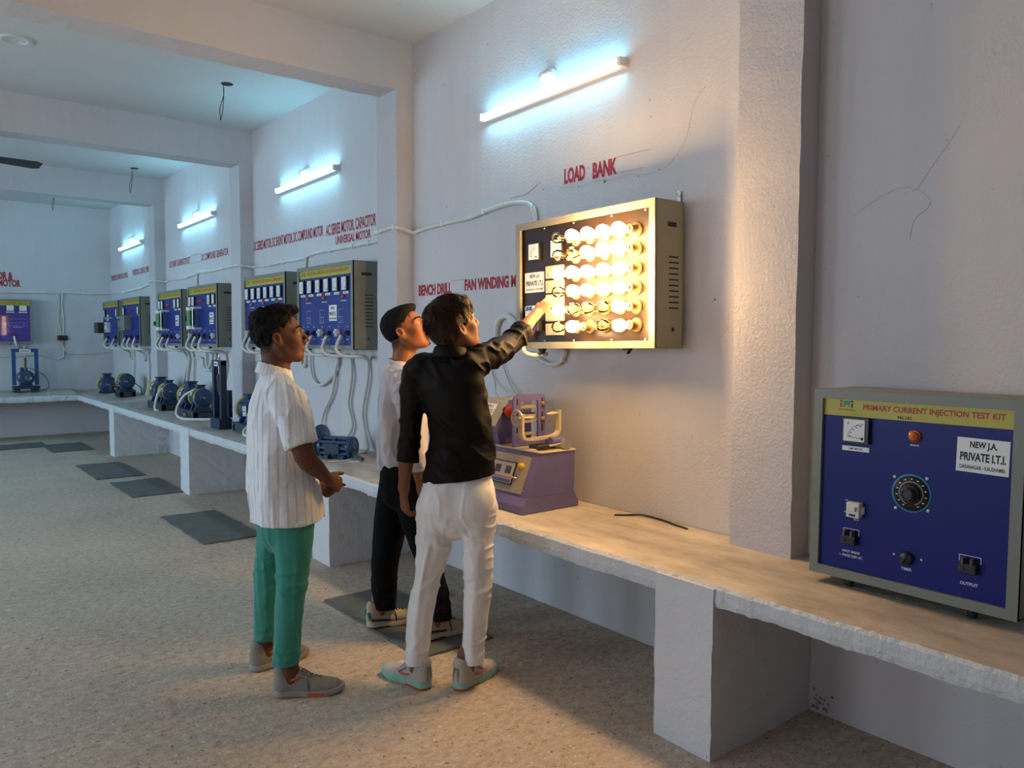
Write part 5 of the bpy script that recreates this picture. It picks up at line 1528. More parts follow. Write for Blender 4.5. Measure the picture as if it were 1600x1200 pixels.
def add_head(v, c, R, s=1.0, beard=False):
    T = lambda x, y, z: c + R @ (np.array([x, y, z]) * s)
    def E(p, r, k=.02, op='u', A=None): v.ell(T(*p), np.array(r) * s, R if A is None else R @ A, k, op)
    L = R[:, 1]
    E((-.014, 0, .034), (.092, .073, .080), .0)
    E((.026, 0, .012), (.064, .062, .078), .03)
    E((.036, 0, -.042), (.050, .050, .055), .03)
    v.tube([(T(-.005, .053, -.035), .020), (T(.018, .047, -.074), .017), (T(.062, .016, -.096), .015)], L, .025)
    v.tube([(T(-.005, -.053, -.035), .020), (T(.018, -.047, -.074), .017), (T(.062, -.016, -.096), .015)], L, .025)
    E((.068, 0, -.094), (.020, .022, .017), .018)
    E((.030, 0, -.078), (.045, .040, .022), .03)
    for q in (-1, 1):
        E((.056, q * .043, -.022), (.024, .022, .020), .02)
        E((.030, q * .034, -.040), (.048, .027, .042), .02)
        v.tube([(T(.085, q * .008, .022), .010), (T(.085, q * .030, .027), .010), (T(.067, q * .052, .018), .009)], L, .014)
        E((.094, q * .031, .006), (.014, .017, .012), .012, 's')
        E((.0735, q * .031, .004), (.0135, .0135, .0125), .003)
        v.tube([(T(.079, q * .018, .010), .0035), (T(.0865, q * .031, .0135), .0035), (T(.078, q * .045, .008), .0035)], L, .004)      # upper lid
        v.tube([(T(.079, q * .019, -.001), .0028), (T(.0855, q * .031, -.0045), .0028), (T(.077, q * .044, .001), .0028)], L, .004)
    v.tube([(T(.087, 0, .018), .008, .008), (T(.099, 0, -.004), .0085, .0095), (T(.111, 0, -.026), .0115, .0115)], L, .010)
    for q in (-1, 1):
        E((.097, q * .0145, -.034), (.0125, .009, .009), .006)
        E((.0965, q * .007, -.043), (.005, .0035, .004), .003, 's')
    E((.083, 0, -.055), (.014, .026, .016), .012)
    v.tube([(T(.080, .024, -.0625), .004, .003), (T(.092, .010, -.0575), .0065, .005), (T(.0935, 0, -.0585), .006, .005), (T(.092, -.010, -.0575), .0065, .005), (T(.080, -.024, -.0625), .004, .003)], R[:, 0], .005)
    v.tube([(T(.079, .022, -.0655), .0035, .003), (T(.089, .010, -.0705), .007, .006), (T(.0905, 0, -.0710), .007, .006), (T(.089, -.010, -.0705), .007, .006), (T(.079, -.022, -.0655), .0035, .003)], R[:, 0], .004)
    for q in (-1, 1):
        E((-.010, q * .075, -.010), (.014, .008, .021), .008)
        rim = [T(.001, q * .071, -.027), T(-.008, q * .077, -.034), T(-.018, q * .082, -.022), T(-.024, q * .086, -.002), T(-.020, q * .086, .013), T(-.007, q * .081, .015), T(.001, q * .075, .006)]
        v.tube([(p, .0048) for p in rim], L, .005)
        E((-.009, q * .086, -.007), (.008, .008, .011), .004, 's')
        E((.001, q * .076, -.012), (.006, .005, .008), .004)
    return T

def head_mat(c, R, s=1.0, line=None):
    """0 skin, 1 lips, 2 eye white, 3 iris, 4 and 5 = closely cropped hair below the hairline"""
    def f(p):
        q = ((p - c) @ R) / s
        m = np.zeros(len(p))
        if line is not None:
            zl = np.interp(q[:, 0], line[0], line[1]); near = (np.linalg.norm(q, axis=1) < .16) & (q[:, 0] < .062) & (np.abs(q[:, 1]) < .0765 - .02 * (q[:, 0] > .01))
            j = value_noise(q * 260, 77) * .006
            m[near & (q[:, 2] + j > zl - .030)] = 5
            m[near & (q[:, 2] + j > zl - .014)] = 4
        lip = (q[:, 0] > .074) & (np.abs(q[:, 1]) < .026) & (q[:, 2] > -.0785) & (q[:, 2] < -.0525) & (q[:, 0] > .081 - 0 * q[:, 1])
        m[lip] = 1
        for sg in (-1, 1):
            d = np.sqrt((q[:, 0] - .0735) ** 2 + (q[:, 1] - sg * .031) ** 2 + (q[:, 2] - .004) ** 2)
            eye = (d < .0148) & (np.abs(q[:, 2] - .0043) < .0042) & (np.abs(q[:, 1] - sg * .031) < .0105) & (q[:, 0] > .076)
            m[eye] = 2
            iris = eye & (np.sqrt((q[:, 1] - sg * .031) ** 2 + (q[:, 2] - .0045) ** 2) < .0056)
            m[iris] = 3
        return m
    return f

def add_hand(v, wrist, d, n, curl=(20, 25, 15), spread=.06, right=True, thumb=(.55, .75, -.35), s=1.0, curls=None, thumb_bend=.3):
    """wrist point, d = towards the fingers, n = out of the back of the hand"""
    w = np.array(wrist, float); d = np.array(d, float); d /= np.linalg.norm(d)
    n = np.array(n, float); n -= d * n.dot(d); n /= np.linalg.norm(n)
    t = np.cross(n, d) * (1 if right else -1)       # towards the thumb
    v.tube([(w - d * .02 * s, .024 * s, .0185 * s), (w + d * .015 * s, .026 * s, .017 * s), (w + d * .05 * s, .037 * s, .0145 * s), (w + d * .088 * s, .0385 * s, .0125 * s)], t, .014)
    v.ell(w + d * .038 * s + t * .022 * s - n * .008 * s, np.array((.028, .016, .015)) * s, np.stack([(d * .8 + t * .6), np.cross(n, d * .8 + t * .6), n], 1), .012)
    offs = (.0285, .0095, -.0095, -.027); lens = (.074, .083, .077, .060); rad = (.0088, .0090, .0086, .0076)
    for i in range(4):
        c = curls[i] if curls else curl
        b = w + d * (.087 - abs(i - 1) * .004) * s + t * offs[i] * s
        dr = d + t * spread * (1.5 - i); dr /= np.linalg.norm(dr)
        P = [b - dr * .012 * s, b]; a = 0
        for k, fr in enumerate((.45, .30, .25)):
            a += math.radians(c[k])
            P.append(P[-1] + (dr * math.cos(a) - n * math.sin(a)) * lens[i] * fr * s)
        r = rad[i] * s
        v.tube([(P[0], r), (P[1], r * 1.03), (P[2], r * .95), (P[3], r * .86), (P[4], r * .72)], t, .0045, sub=2)
    tb = w + d * .024 * s + t * .024 * s - n * .006 * s
    td = d * thumb[0] + t * thumb[1] + n * thumb[2]; td /= np.linalg.norm(td)
    t2 = td + d * thumb_bend; t2 /= np.linalg.norm(t2)
    v.tube([(tb, .0125 * s), (tb + td * .040 * s, .0108 * s), (tb + td * .040 * s + t2 * .030 * s, .0098 * s), (tb + td * .040 * s + t2 * .054 * s, .0075 * s)], n, .008, sub=2)

def hair_shell(c, R, h, top=.02, side=.006, back=.010, cutf=None, seed=3, noise=.004, nscale=(70, 70, 30), s=1.0, cen=(-.014, 0, .034), rad=(.092, .073, .080)):
    """hair as a shell over the cranium; cutf(q) > 0 where there is no hair (q in head coordinates)"""
    m = .20
    v = Vox(c - m, c + m, h)
    T = lambda x, y, z: c + R @ (np.array([x, y, z]) * s)
    v.ell(T(*cen), (np.array(rad) + np.array((back, side, top * .6))) * s, R, 0)
    v.ell(T(cen[0] + .004, 0, cen[2] + .022), np.array((rad[0] + back * .7, rad[1] - .006, rad[2] - .022 + top)) * s, R, .02)
    return v, T

def mat_skin(name, col, rough=.45):
    m, N, L, B = new_mat(name)
    tc = N.new('ShaderNodeTexCoord'); nz = N.new('ShaderNodeTexNoise'); nz.inputs['Scale'].default_value = 18; nz.inputs['Detail'].default_value = 6
    L.new(tc.outputs['Object'], nz.inputs['Vector'])
    r = N.new('ShaderNodeValToRGB'); r.color_ramp.elements[0].position = .35; r.color_ramp.elements[1].position = .7
    r.color_ramp.elements[0].color = (*[x * .88 for x in col], 1); r.color_ramp.elements[1].color = (*[min(1, x * 1.08) for x in col], 1)
    L.new(nz.outputs['Fac'], r.inputs['Fac']); L.new(r.outputs['Color'], B.inputs['Base Color'])
    B.inputs['Roughness'].default_value = rough
    B.inputs['Specular IOR Level'].default_value = .28
    B.inputs['Subsurface Weight'].default_value = .08; B.inputs['Subsurface Radius'].default_value = (.012, .005, .003); B.inputs['Subsurface Scale'].default_value = .6
    n2 = N.new('ShaderNodeTexNoise'); n2.inputs['Scale'].default_value = 260; L.new(tc.outputs['Object'], n2.inputs['Vector'])
    bp = N.new('ShaderNodeBump'); bp.inputs['Strength'].default_value = .12; bp.inputs['Distance'].default_value = .003
    L.new(n2.outputs['Fac'], bp.inputs['Height']); L.new(bp.outputs['Normal'], B.inputs['Normal'])
    return m

def mat_cloth(name, col, rough=.85, weave=900, var=.06, bump=.15, stripes=None, sheen=.15, spec=.2):
    """woven cloth; stripes = (number round the body, second colour, share)"""
    m, N, L, B = new_mat(name)
    tc = N.new('ShaderNodeTexCoord')
    nz = N.new('ShaderNodeTexNoise'); nz.inputs['Scale'].default_value = 9; nz.inputs['Detail'].default_value = 5
    L.new(tc.outputs['Object'], nz.inputs['Vector'])
    r = N.new('ShaderNodeValToRGB'); r.color_ramp.elements[0].position = .3; r.color_ramp.elements[1].position = .7
    r.color_ramp.elements[0].color = (*[x * (1 - var) for x in col], 1); r.color_ramp.elements[1].color = (*[min(1, x * (1 + var)) for x in col], 1)
    L.new(nz.outputs['Fac'], r.inputs['Fac'])
    out = r.outputs['Color']
    if stripes:
        n_, c2, share = stripes
        gr = N.new('ShaderNodeTexGradient'); gr.gradient_type = 'RADIAL'
        L.new(tc.outputs['Object'], gr.inputs['Vector'])
        for cnt, amt, th in ((n_, .9, share), (n_ * 4, .45, .25)):
            mu = N.new('ShaderNodeMath'); mu.operation = 'MULTIPLY'; mu.inputs[1].default_value = cnt; L.new(gr.outputs['Fac'], mu.inputs[0])
            fr = N.new('ShaderNodeMath'); fr.operation = 'FRACT'; L.new(mu.outputs[0], fr.inputs[0])
            lt = N.new('ShaderNodeMath'); lt.operation = 'LESS_THAN'; lt.inputs[1].default_value = th; L.new(fr.outputs[0], lt.inputs[0])
            am = N.new('ShaderNodeMath'); am.operation = 'MULTIPLY'; am.inputs[1].default_value = amt; L.new(lt.outputs[0], am.inputs[0])
            mx = N.new('ShaderNodeMix'); mx.data_type = 'RGBA'; L.new(am.outputs[0], mx.inputs[0]); L.new(out, mx.inputs[6]); mx.inputs[7].default_value = (*c2, 1)
            out = mx.outputs[2]
        sp = N.new('ShaderNodeSeparateXYZ'); L.new(tc.outputs['Object'], sp.inputs[0])
        mu = N.new('ShaderNodeMath'); mu.operation = 'MULTIPLY'; mu.inputs[1].default_value = 26; L.new(sp.outputs[2], mu.inputs[0])
        fr = N.new('ShaderNodeMath'); fr.operation = 'FRACT'; L.new(mu.outputs[0], fr.inputs[0])
        lt = N.new('ShaderNodeMath'); lt.operation = 'LESS_THAN'; lt.inputs[1].default_value = .10; L.new(fr.outputs[0], lt.inputs[0])
        am = N.new('ShaderNodeMath'); am.operation = 'MULTIPLY'; am.inputs[1].default_value = .14; L.new(lt.outputs[0], am.inputs[0])
        mx = N.new('ShaderNodeMix'); mx.data_type = 'RGBA'; L.new(am.outputs[0], mx.inputs[0]); L.new(out, mx.inputs[6]); mx.inputs[7].default_value = (*c2, 1)
        out = mx.outputs[2]
    L.new(out, B.inputs['Base Color'])
    B.inputs['Roughness'].default_value = rough
    B.inputs['Specular IOR Level'].default_value = spec
    B.inputs['Sheen Weight'].default_value = sheen
    n2 = N.new('ShaderNodeTexNoise'); n2.inputs['Scale'].default_value = weave; L.new(tc.outputs['Object'], n2.inputs['Vector'])
    n3 = N.new('ShaderNodeTexNoise'); n3.inputs['Scale'].default_value = 35; n3.inputs['Detail'].default_value = 3
    mp = N.new('ShaderNodeMapping'); mp.inputs['Scale'].default_value = (1, 1, .5); L.new(tc.outputs['Object'], mp.inputs['Vector']); L.new(mp.outputs[0], n3.inputs['Vector'])
    ad = N.new('ShaderNodeMath'); ad.operation = 'ADD'; L.new(n2.outputs['Fac'], ad.inputs[0]); L.new(n3.outputs['Fac'], ad.inputs[1])
    bp = N.new('ShaderNodeBump'); bp.inputs['Strength'].default_value = bump; bp.inputs['Distance'].default_value = .006
    L.new(ad.outputs[0], bp.inputs['Height']); L.new(bp.outputs['Normal'], B.inputs['Normal'])
    return m

def make_shoe(parent, origin, heel, toe_dir, upper_m, sole_m, accents, lace_m, L=.285, sole_h=.034, z0=.0):
    """heel = point on the floor below the back of the heel; toe_dir in plan"""
    d = np.array((toe_dir[0], toe_dir[1], 0.0)); d /= np.linalg.norm(d); lf = np.array((-d[1], d[0], 0)); up = np.array((0, 0, 1.0))
    R = np.stack([d, lf, up], 1); hp = np.array((heel[0], heel[1], z0))
    k_ = L / .285
    T = lambda x, y, z: hp + R @ np.array((x * k_, y * k_, z))
    lo = np.minimum.reduce([T(-.03, -.08, -.01), T(.32, .08, .16), T(-.03, .08, 0), T(.32, -.08, 0)]); hi = np.maximum.reduce([T(-.03, -.08, -.01), T(.32, .08, .16), T(-.03, .08, 0), T(.32, -.08, 0)])
    v = Vox(lo, hi, .0032)
    w = lambda x, z, a, b: (T(x, 0, z), a, b)
    v.tube([w(.034, .045, .035, .045), w(.07, .052, .037, .048), w(.12, .047, .040, .044), w(.17, .042, .045, .036), (T(.215, .004, .036), .046, .028), (T(.250, .006, .034), .036, .023)], lf, .01)
    v.tube([(T(.040, 0, .05), .033, .034), (T(.036, 0, .085), .035, .035), (T(.031, 0, .110), .034, .032)], lf, .02)
    v.tube([(T(.07, 0, .085), .030, .024), (T(.10, 0, .092), .030, .014), (T(.125, 0, .083), .028, .012)], lf, .02)
    v.tube([(T(.046, 0, .14), .026), (T(.050, 0, .088), .026), (T(.060, 0, .075), .024)], lf, .006, 's')
    v.tube([(T(.095, 0, .13), .020), (T(.080, 0, .10), .022)], lf, .006, 's')
    v.cut(T(0, 0, sole_h - .010), -up)
    shoe = v.mesh('shoe', upper_m, parent, origin, smooth=1)
    v = Vox(lo, hi, .0032)
    v.tube([w(.036, .016, .0375, .06), w(.09, .016, .0355, .06), w(.15, .016, .040, .06), (T(.205, .004, .018), .049, .06), (T(.252, .006, .020), .040, .05)], lf, .01)
    def solecut(p, g):
        q = (p - hp) @ R; x = q[:, 0] / k_
        top = sole_h + .012 * np.clip((.06 - x) / .06, 0, 1) - .006 * np.clip((x - .12) / .06, 0, 1) + .010 * np.clip((x - .23) / .05, 0, 1)
        bot = .016 * np.clip((x - .20) / .085, 0, 1) ** 1.5 + .006 * np.clip((.03 - x) / .04, 0, 1)
        return np.maximum(np.maximum(g, q[:, 2] - top), bot - q[:, 2])
    v.func(solecut, .2)
    sm = sole_m if isinstance(sole_m, (list, tuple)) else [sole_m]
    def smat(p):
        q = (p - hp) @ R; x = q[:, 0] / k_
        m = np.zeros(len(p))
        if len(sm) > 1: m[(q[:, 2] < .0095 + .002 * np.sin(x * 30)) & (x < .12)] = 1
        if len(sm) > 2: m[(q[:, 2] > .006) & (q[:, 2] < .019) & (x > .14) & (x < .21)] = 2
        return m
    v.mesh('sole', sm, shoe, origin, smat)
    # laces over the tongue
    t = MB()
    for i in range(5):
        x = .112 + .018 * i; z = (.103, .095, .084, .076, .071)[i]
        a = [T(x, .022, z - .008), T(x + .004, .0, z + .004), T(x + .010, -.022, z - .010)]
        b = [T(x, -.022, z - .008), T(x + .004, .0, z + .005), T(x + .010, .022, z - .010)]
        for q in (a, b): t.tube([p - np.array(origin) for p in q], .0031, 6, sub=4)
    a = [T(.108, .004, .100), T(.10, .025, .108), T(.125, .034, .092), T(.15, .042, .07)]
    t.tube([p - np.array(origin) for p in a], .0024, 6, sub=5)
    a = [T(.108, -.004, .100), T(.105, -.024, .108), T(.13, -.035, .092), T(.14, -.043, .06), T(.142, -.046, .03)]
    t.tube([p - np.array(origin) for p in a], .0024, 6, sub=5)
    t.build('laces', lace_m, shoe)
    for nm, pts, r, m_ in accents:
        for sg in (-1, 1):
            t = MB(); t.tube([T(x, sg * y, z) - np.array(origin) for x, y, z in pts], r, 6, sub=5); t.build(nm, m_, shoe)
    return shoe

def make_collar(parent, origin, c, rt, u, rs, rf, h, drop, gap, m, flare=.014, tilt=.0):
    """folded shirt collar round the neck: stand inside, leaf folded down outside, open at the throat by the angle gap"""
    t = MB(); n = 44
    up = np.array((0, 0, 1.0))
    prof = [(.004, -.030), (-.002, h * .5), (.001, h), (.006, h + .003), (.010, h - .002), (flare * .7 + .006, h * .35), (flare + .006, -.004), (flare + .002, -.006), (flare * .6 + .002, h * .3), (.005, h * .3), (.009, -.030)]
    k = len(prof); vs = []; fs = []
    for i in range(n + 1):
        a = PI / 2 + gap / 2 + (2 * PI - gap) * i / n
        ca, sa = math.cos(a), math.sin(a)
        f = max(sa, 0) ** 2
        for j, (o, z) in enumerate(prof):
            zz = z - drop * (sa * .5 + .5) - (.022 * f if j in (5, 6, 7) else 0) + (.0 if j < 5 else 0)
            p = c + rt * (rs + o) * ca + u * (rf + o) * sa + up * (zz + .0015 * math.sin(i * 1.7 + j))
            vs.append(p - origin)
    for i in range(n):
        for j in range(k):
            fs.append((i * k + j, i * k + (j + 1) % k, (i + 1) * k + (j + 1) % k, (i + 1) * k + j))
    fs += [tuple(range(k)), tuple(n * k + j for j in range(k))]
    t.add(vs, fs, 0, True)
    return t.build('collar', m, parent)

def unproject(px, py, depth):
    """point of the room that shows at (px, py) of the photograph at this horizontal distance in front of the camera"""
    d = FWD + RGT * ((px - 800) / F_PX) - UPV * ((py - 600) / F_PX)
    t = depth / (d.x * sy_ + d.y * cy_)
    return np.array((d.x * t, d.y * t, d.z * t + CAM_H))
# ---------------------------------------------------------------- the three young men
RV = np.array((cy_, -sy_, 0.0)); FV = np.array((sy_, cy_, 0.0)); UP = np.array((0, 0, 1.0))
M_LIP = mat_skin('lip', (0.20, 0.07, 0.055), .4)
M_EYEW = mat('eye_white', (0.62, 0.58, 0.54), .2); M_IRIS = mat('dark_iris', (0.02, 0.012, 0.008), .15)
M_HAIRK = mat('black_hair', (0.007, 0.006, 0.006), .75, var=.4, scale=160, bump=.5, bscale=260, spec=.12)
M_HAIRB = mat('dark_brown_hair', (0.034, 0.019, 0.010), .6, var=.5, scale=140, bump=.4, bscale=300, spec=.14)

def cropped(col):
    return [mat_skin('close_cropped_hair', [x * .22 for x in col], .8), mat_skin('faded_hair', [x * .52 for x in col], .7)]
LINE_A = ([-.13, -.09, -.05, -.032, -.02, .012, .03, .045, .06, .085, .13], [-.035, -.035, -.028, -.005, .036, .038, .036, .055, .076, .088, .092])
LINE_C = ([-.13, -.09, -.055, -.035, -.026, .006, .014, .032, .045, .065, .085, .13], [-.082, -.082, -.072, -.040, .012, .012, -.004, .000, .020, .034, .030, .030])
LINE_B = ([-.13, -.09, -.05, -.032, -.02, .012, .03, .045, .06, .085, .13], [-.045, -.045, -.035, -.010, .034, .034, .032, .052, .070, .078, .08])
def lohi(pts, m):
    a = np.array(pts); return a.min(0) - m, a.max(0) + m
def span(P, x0, x1, y0, y1, d0, d1):
    return [P(x, y, d) for x in (x0, x1) for y in (y0, y1) for d in (d0, d1)]

def brows_and_moustache(person, T, o, hair, moustache=True, s=1.0):
    for q in (-1, 1):
        t = MB(); t.tube([T(.0935, q * .010, .024) - o, T(.0945, q * .024, .031) - o, T(.083, q * .044, .032) - o, T(.071, q * .056, .024) - o], lambda u: .0046 * (1.2 - abs(u - .35) * 1.2), 6, sub=5)
        t.build('eyebrow', hair, person)
    if moustache:
        t = MB(); t.tube([T(.080, .027, -.058) - o, T(.092, .016, -.050) - o, T(.0965, 0, -.0475) - o, T(.092, -.016, -.050) - o, T(.080, -.027, -.058) - o], lambda u: .0036 * (1.1 - abs(u - .5)), 6, sub=5)
        t.build('moustache', hair, person)

def strands(person, name, c, R, o, mat_, n, seed, rootf, length, down, jitter, r=.0011, s=1.0, line=None):
    """locks of hair growing from the scalp; rootf(rng) -> (point, outward normal) in head coordinates"""
    g = random.Random(seed); t = MB()
    for i in range(n):
        p, nn = rootf(g)
        p = np.array(p); nn = np.array(nn)
        L = length(p) * g.uniform(.75, 1.15)
        fl = down(p) + np.array([g.gauss(0, jitter), g.gauss(0, jitter), g.gauss(0, jitter)])
        fl = fl - nn * fl.dot(nn) * .85; fl /= np.linalg.norm(fl) + 1e-6
        q = [p, p + nn * .004 + fl * L * .35, p + nn * .005 + fl * L * .7 + np.array([0, 0, -L * .05]), p + nn * .003 + fl * L + np.array([0, 0, -L * .16])]
        if line is not None and any(x[2] < np.interp(x[0], line[0], line[1]) + .002 for x in q): continue
        t.tube([c + R @ (x * s) - o for x in q], lambda u, k=g.uniform(.7, 1.3): r * k * (1 - .75 * u), 3, sub=2, caps=False)
    return t.build(name, mat_, person, fix=False)

def finish_hair(v, c, R, line_x, line_z, s=1.0, seed=5, amp=.005, freq=(60, 60, 35), extra=None):
    def f(p, g):
        q = ((p - c) @ R) / s
        zl = np.interp(q[:, 0], line_x, line_z)
        d = np.maximum(g, (zl - q[:, 2]) * .8)
        if extra is not None: d = np.maximum(d, extra(q))
        return d
    v.wrinkle(amp, freq, seed, R)
    v.func(f, .06)

# ================================================================ A: striped shirt, green trousers
def man_striped():
    D = 3.366
    P = lambda x, y, d=0.0: unproject(x, y, D + d)
    u = RV * .95 + FV * .30; rt = RV * .30 - FV * .95
    base = np.array((1.335, 3.25, 0.0))
    root = empty('person', tuple(base), 0, 'person in a white striped short-sleeved shirt and green trousers, hands clasped, watching the board', 'person', 'men watching the load bank')
    skin = mat_skin('brown_skin', (0.120, 0.046, 0.024), .6)
    R = None
    c, R = head_frame(P(436, 527), (.955, .29), math.radians(9))
    hips = [P(453, 800, -.08), P(440, 800, .08)]
    lo, hi = lohi(span(P, 395, 545, 480, 1090, -.24, .24), .02)
    lo[2] = .02
    v = Vox(lo, hi, .0042)
    v.tube([(P(431, 603), .075, .045), (P(431, 618), .140, .065), (P(433, 640), .150, .095), (P(438, 700), .14, .10), (P(446, 780), .15, .105)], rt, .03)
    v.tube([(P(427, 535), .054, .056), (P(429, 556), .053, .055), (P(432, 572), .056, .057), (P(433, 600), .066, .056)], rt, .02)
    add_head(v, c, R)
    for (h, k, m, a, f) in ((P(454, 800, -.08), P(457, 903, -.10), P(450, 985, -.13), np.array((1.297, 3.090, .14)), np.array((1.303, 3.087, .075))), (P(438, 800, .08), P(421, 905, .10), P(418, 960, .118), np.array((1.317, 3.421, .14)), np.array((1.323, 3.422, .075)))):
        v.tube([(h, .06), (k, .042), (m, .036), (a, .037), (f, .040)], u, .02)
    # right arm, near the camera
    v.tube([(P(440, 612, -.15), .052), (P(462, 660, -.20), .046), (P(476, 712, -.20), .044, .041), (P(492, 730, -.13), .041, .036), (P(508, 744, -.05), .027, .024), (P(513, 748, -.025), .025, .021)], RV, .02)
    v.tube([(P(426, 612, .15), .052), (P(444, 660, .19), .046), (P(462, 715, .19), .044), (P(480, 742, .16), .039), (P(499, 757, .105), .027), (P(503, 760, .095), .025)], RV, .02)
    # hands folded together in front of the belly: the right one over the left
    add_hand(v, P(510, 746, -.045), (P(534, 760, .02) - P(510, 746, -.045)), -FV * .75 + RV * .35 + UP * .45, right=True, s=.93, thumb=(.75, .5, -.1),
             curls=[(58, 32, 20), (64, 50, 25), (66, 55, 25), (66, 55, 25)], spread=.03)
    add_hand(v, P(500, 759, .10), (P(526, 774, .035) - P(500, 759, .10)), FV * .25 - UP * .8 + RV * .45, right=False, s=.90, thumb=(.7, .5, .1),
             curls=[(30, 45, 25), (35, 50, 25), (38, 55, 25), (40, 55, 25)], spread=.02)
    v.mesh('body', [skin, M_LIP, M_EYEW, M_IRIS] + cropped((0.120, 0.046, 0.024)), root, base, head_mat(c, R, 1.0, LINE_A), smooth=1)
    T = lambda x, y, z: c + R @ np.array([x, y, z])
    brows_and_moustache(root, T, base, M_HAIRK)
    # hair: short sides, thick messy top
    h, _ = hair_shell(c, R, .0036, top=.024, side=.004, back=.006)
    h.ell(T(.035, 0, .108), (.060, .056, .030), R, .02); h.ell(T(.072, -.01, .104), (.030, .046, .020), R, .012); h.ell(T(-.05, 0, .095), (.055, .055, .034), R, .02)
    finish_hair(h, c, R, *LINE_A, amp=.010, freq=(55, 55, 45), seed=11)
    h.mesh('hair', M_HAIRK, root, base, smooth=1)
    g = lambda r: (lambda a, b: (np.array([-.01 + .085 * math.cos(a) * math.cos(b), .066 * math.sin(a) * math.cos(b), .05 + .082 * math.sin(b)]), np.array([math.cos(a) * math.cos(b), math.sin(a) * math.cos(b), math.sin(b)])))(r.uniform(0, 2 * PI), r.uniform(.55, 1.5))
    strands(root, 'hair', c, R, base, M_HAIRK, 420, 3, g, lambda p: .034, lambda p: np.array([.8, 0, .35]), .55, .0014)
    # trousers
    v = Vox(*lohi(span(P, 392, 495, 765, 1045, -.22, .22), .03), .005)
    v.tube([(P(448, 770), .145, .11), (P(447, 800), .158, .118), (P(447, 822), .15, .12)], rt, .02)
    v.tube([(P(453, 800, -.075), .085, .080), (P(458, 840, -.086), .082, .078), (P(457, 900, -.10), .067, .066), (P(451, 970, -.125), .059, .060), (P(447.5, 1036, -.144), .0565, .058), (P(446, 1075, -.15), .0565, .058)], u, .02)
    v.tube([(P(438, 800, .08), .090, .085), (P(429, 850, .09), .077, .076), (P(421, 905, .10), .066, .066), (P(418, 960, .118), .059, .060), (P(417.5, 1003, .132), .0565, .058), (P(417, 1045, .14), .0565, .058)], u, .012)
    v.wrinkle(.004, (12, 12, 5), 21); v.wrinkle(.005, (24, 24, 3), 20, ridge=True); v.wrinkle(.008, (14, 14, 22), 22, ridge=True, mask=lambda q: np.exp(-((q[:, 2] - .47) / .10) ** 2) + np.exp(-((q[:, 2] - .17) / .05) ** 2) * .7)
    zh = float(P(447, 1036, -.144)[2])
    v.cut((0, 0, zh), (0, 0, -1)); v.hollow((0, 0, zh), (0, 0, -1), .05, .009)
    v.mesh('trousers', mat_cloth('green_cotton', (0.040, 0.240, 0.180), .8, bump=.12), root, base, smooth=1)
    # shirt
    L0 = lohi(span(P, 378, 508, 550, 840, -.30, .30), .02)
    v = Vox(*L0, .005)
    v.tube([(P(432, 592), .075, .058), (P(431, 609), .160, .076), (P(432, 640), .182, .110), (P(434, 680), .182, .126), (P(438, 720), .182, .137), (P(444, 760), .188, .146), (P(449, 800), .192, .152), (P(452, 850), .192, .152)], rt, .02)
    zh = float(P(447, 810)[2])
    v.wrinkle(.0095, (15, 15, 4.0), 31, ridge=True); v.wrinkle(.009, (11, 11, 8), 33); v.wrinkle(.0035, (26, 26, 13), 34, ridge=True)
    v.cut((0, 0, zh), (0, 0, -1)); v.hollow((0, 0, zh), (0, 0, -1), .10, .010)
    for pts in ([(P(437, 603, -.12), .058, .055), (P(447, 622, -.175), .072, .064), (P(462, 660, -.205), .070, .062), (P(472, 697, -.212), .064, .058), (P(479, 730, -.215), .064, .058)],
                [(P(427, 603, .12), .058, .055), (P(432, 622, .17), .070, .062), (P(446, 660, .195), .066, .060), (P(456, 697, .20), .062, .056), (P(462, 730, .20), .062, .056)]):
        w = Vox(*L0, .005)
        w.tube(pts, u, .0)
        e, n_ = np.array(pts[3][0]), np.array(pts[3][0]) - np.array(pts[1][0])
        w.wrinkle(.010, (18, 18, 7), 35, ridge=True); w.wrinkle(.006, (14, 14, 12), 36)
        w.cut(e, n_); w.hollow(e, n_, .035, .010)
        q = np.maximum(.03 - np.abs(v.g - w.g), 0) / .03
        v.g = np.minimum(v.g, w.g) - q * q * .03 * .25
    cotton = mat_cloth('white_striped_cotton', (0.80, 0.81, 0.83), .85, bump=.2, stripes=(34, (0.56, 0.58, 0.62), .22), var=.04)
    sh = v.mesh('shirt', cotton, root, base, smooth=1)
    make_collar(sh, base, P(431, 579), rt, u, .060, .062, .040, .042, .9, cotton, .020)
    gm = mat_cloth('grey_shoe_mesh', (0.26, 0.24, 0.21), .8, bump=.3); gs = [mat('grey_sole', (0.30, 0.28, 0.26), .6), mat('grey_sole_base', (0.20, 0.19, 0.18), .7), mat('orange_sole_inset', (0.52, 0.09, 0.04), .5)]
    lm = mat('speckled_lace', (0.16, 0.155, 0.15), .8, var=.95, scale=130); om = mat('orange_flash', (0.55, 0.10, 0.03), .5)
    acc = [('orange_flash', [(.072, .0375, .078), (.090, .0375, .084), (.108, .034, .088)], .0045, om)]
    make_shoe(root, base, (1.242, 3.121), (.242, -.135), gm, gs, acc, lm, .285)
    make_shoe(root, base, (1.255, 3.415), (.285, .030), gm, gs, acc, lm, .285)
    return root

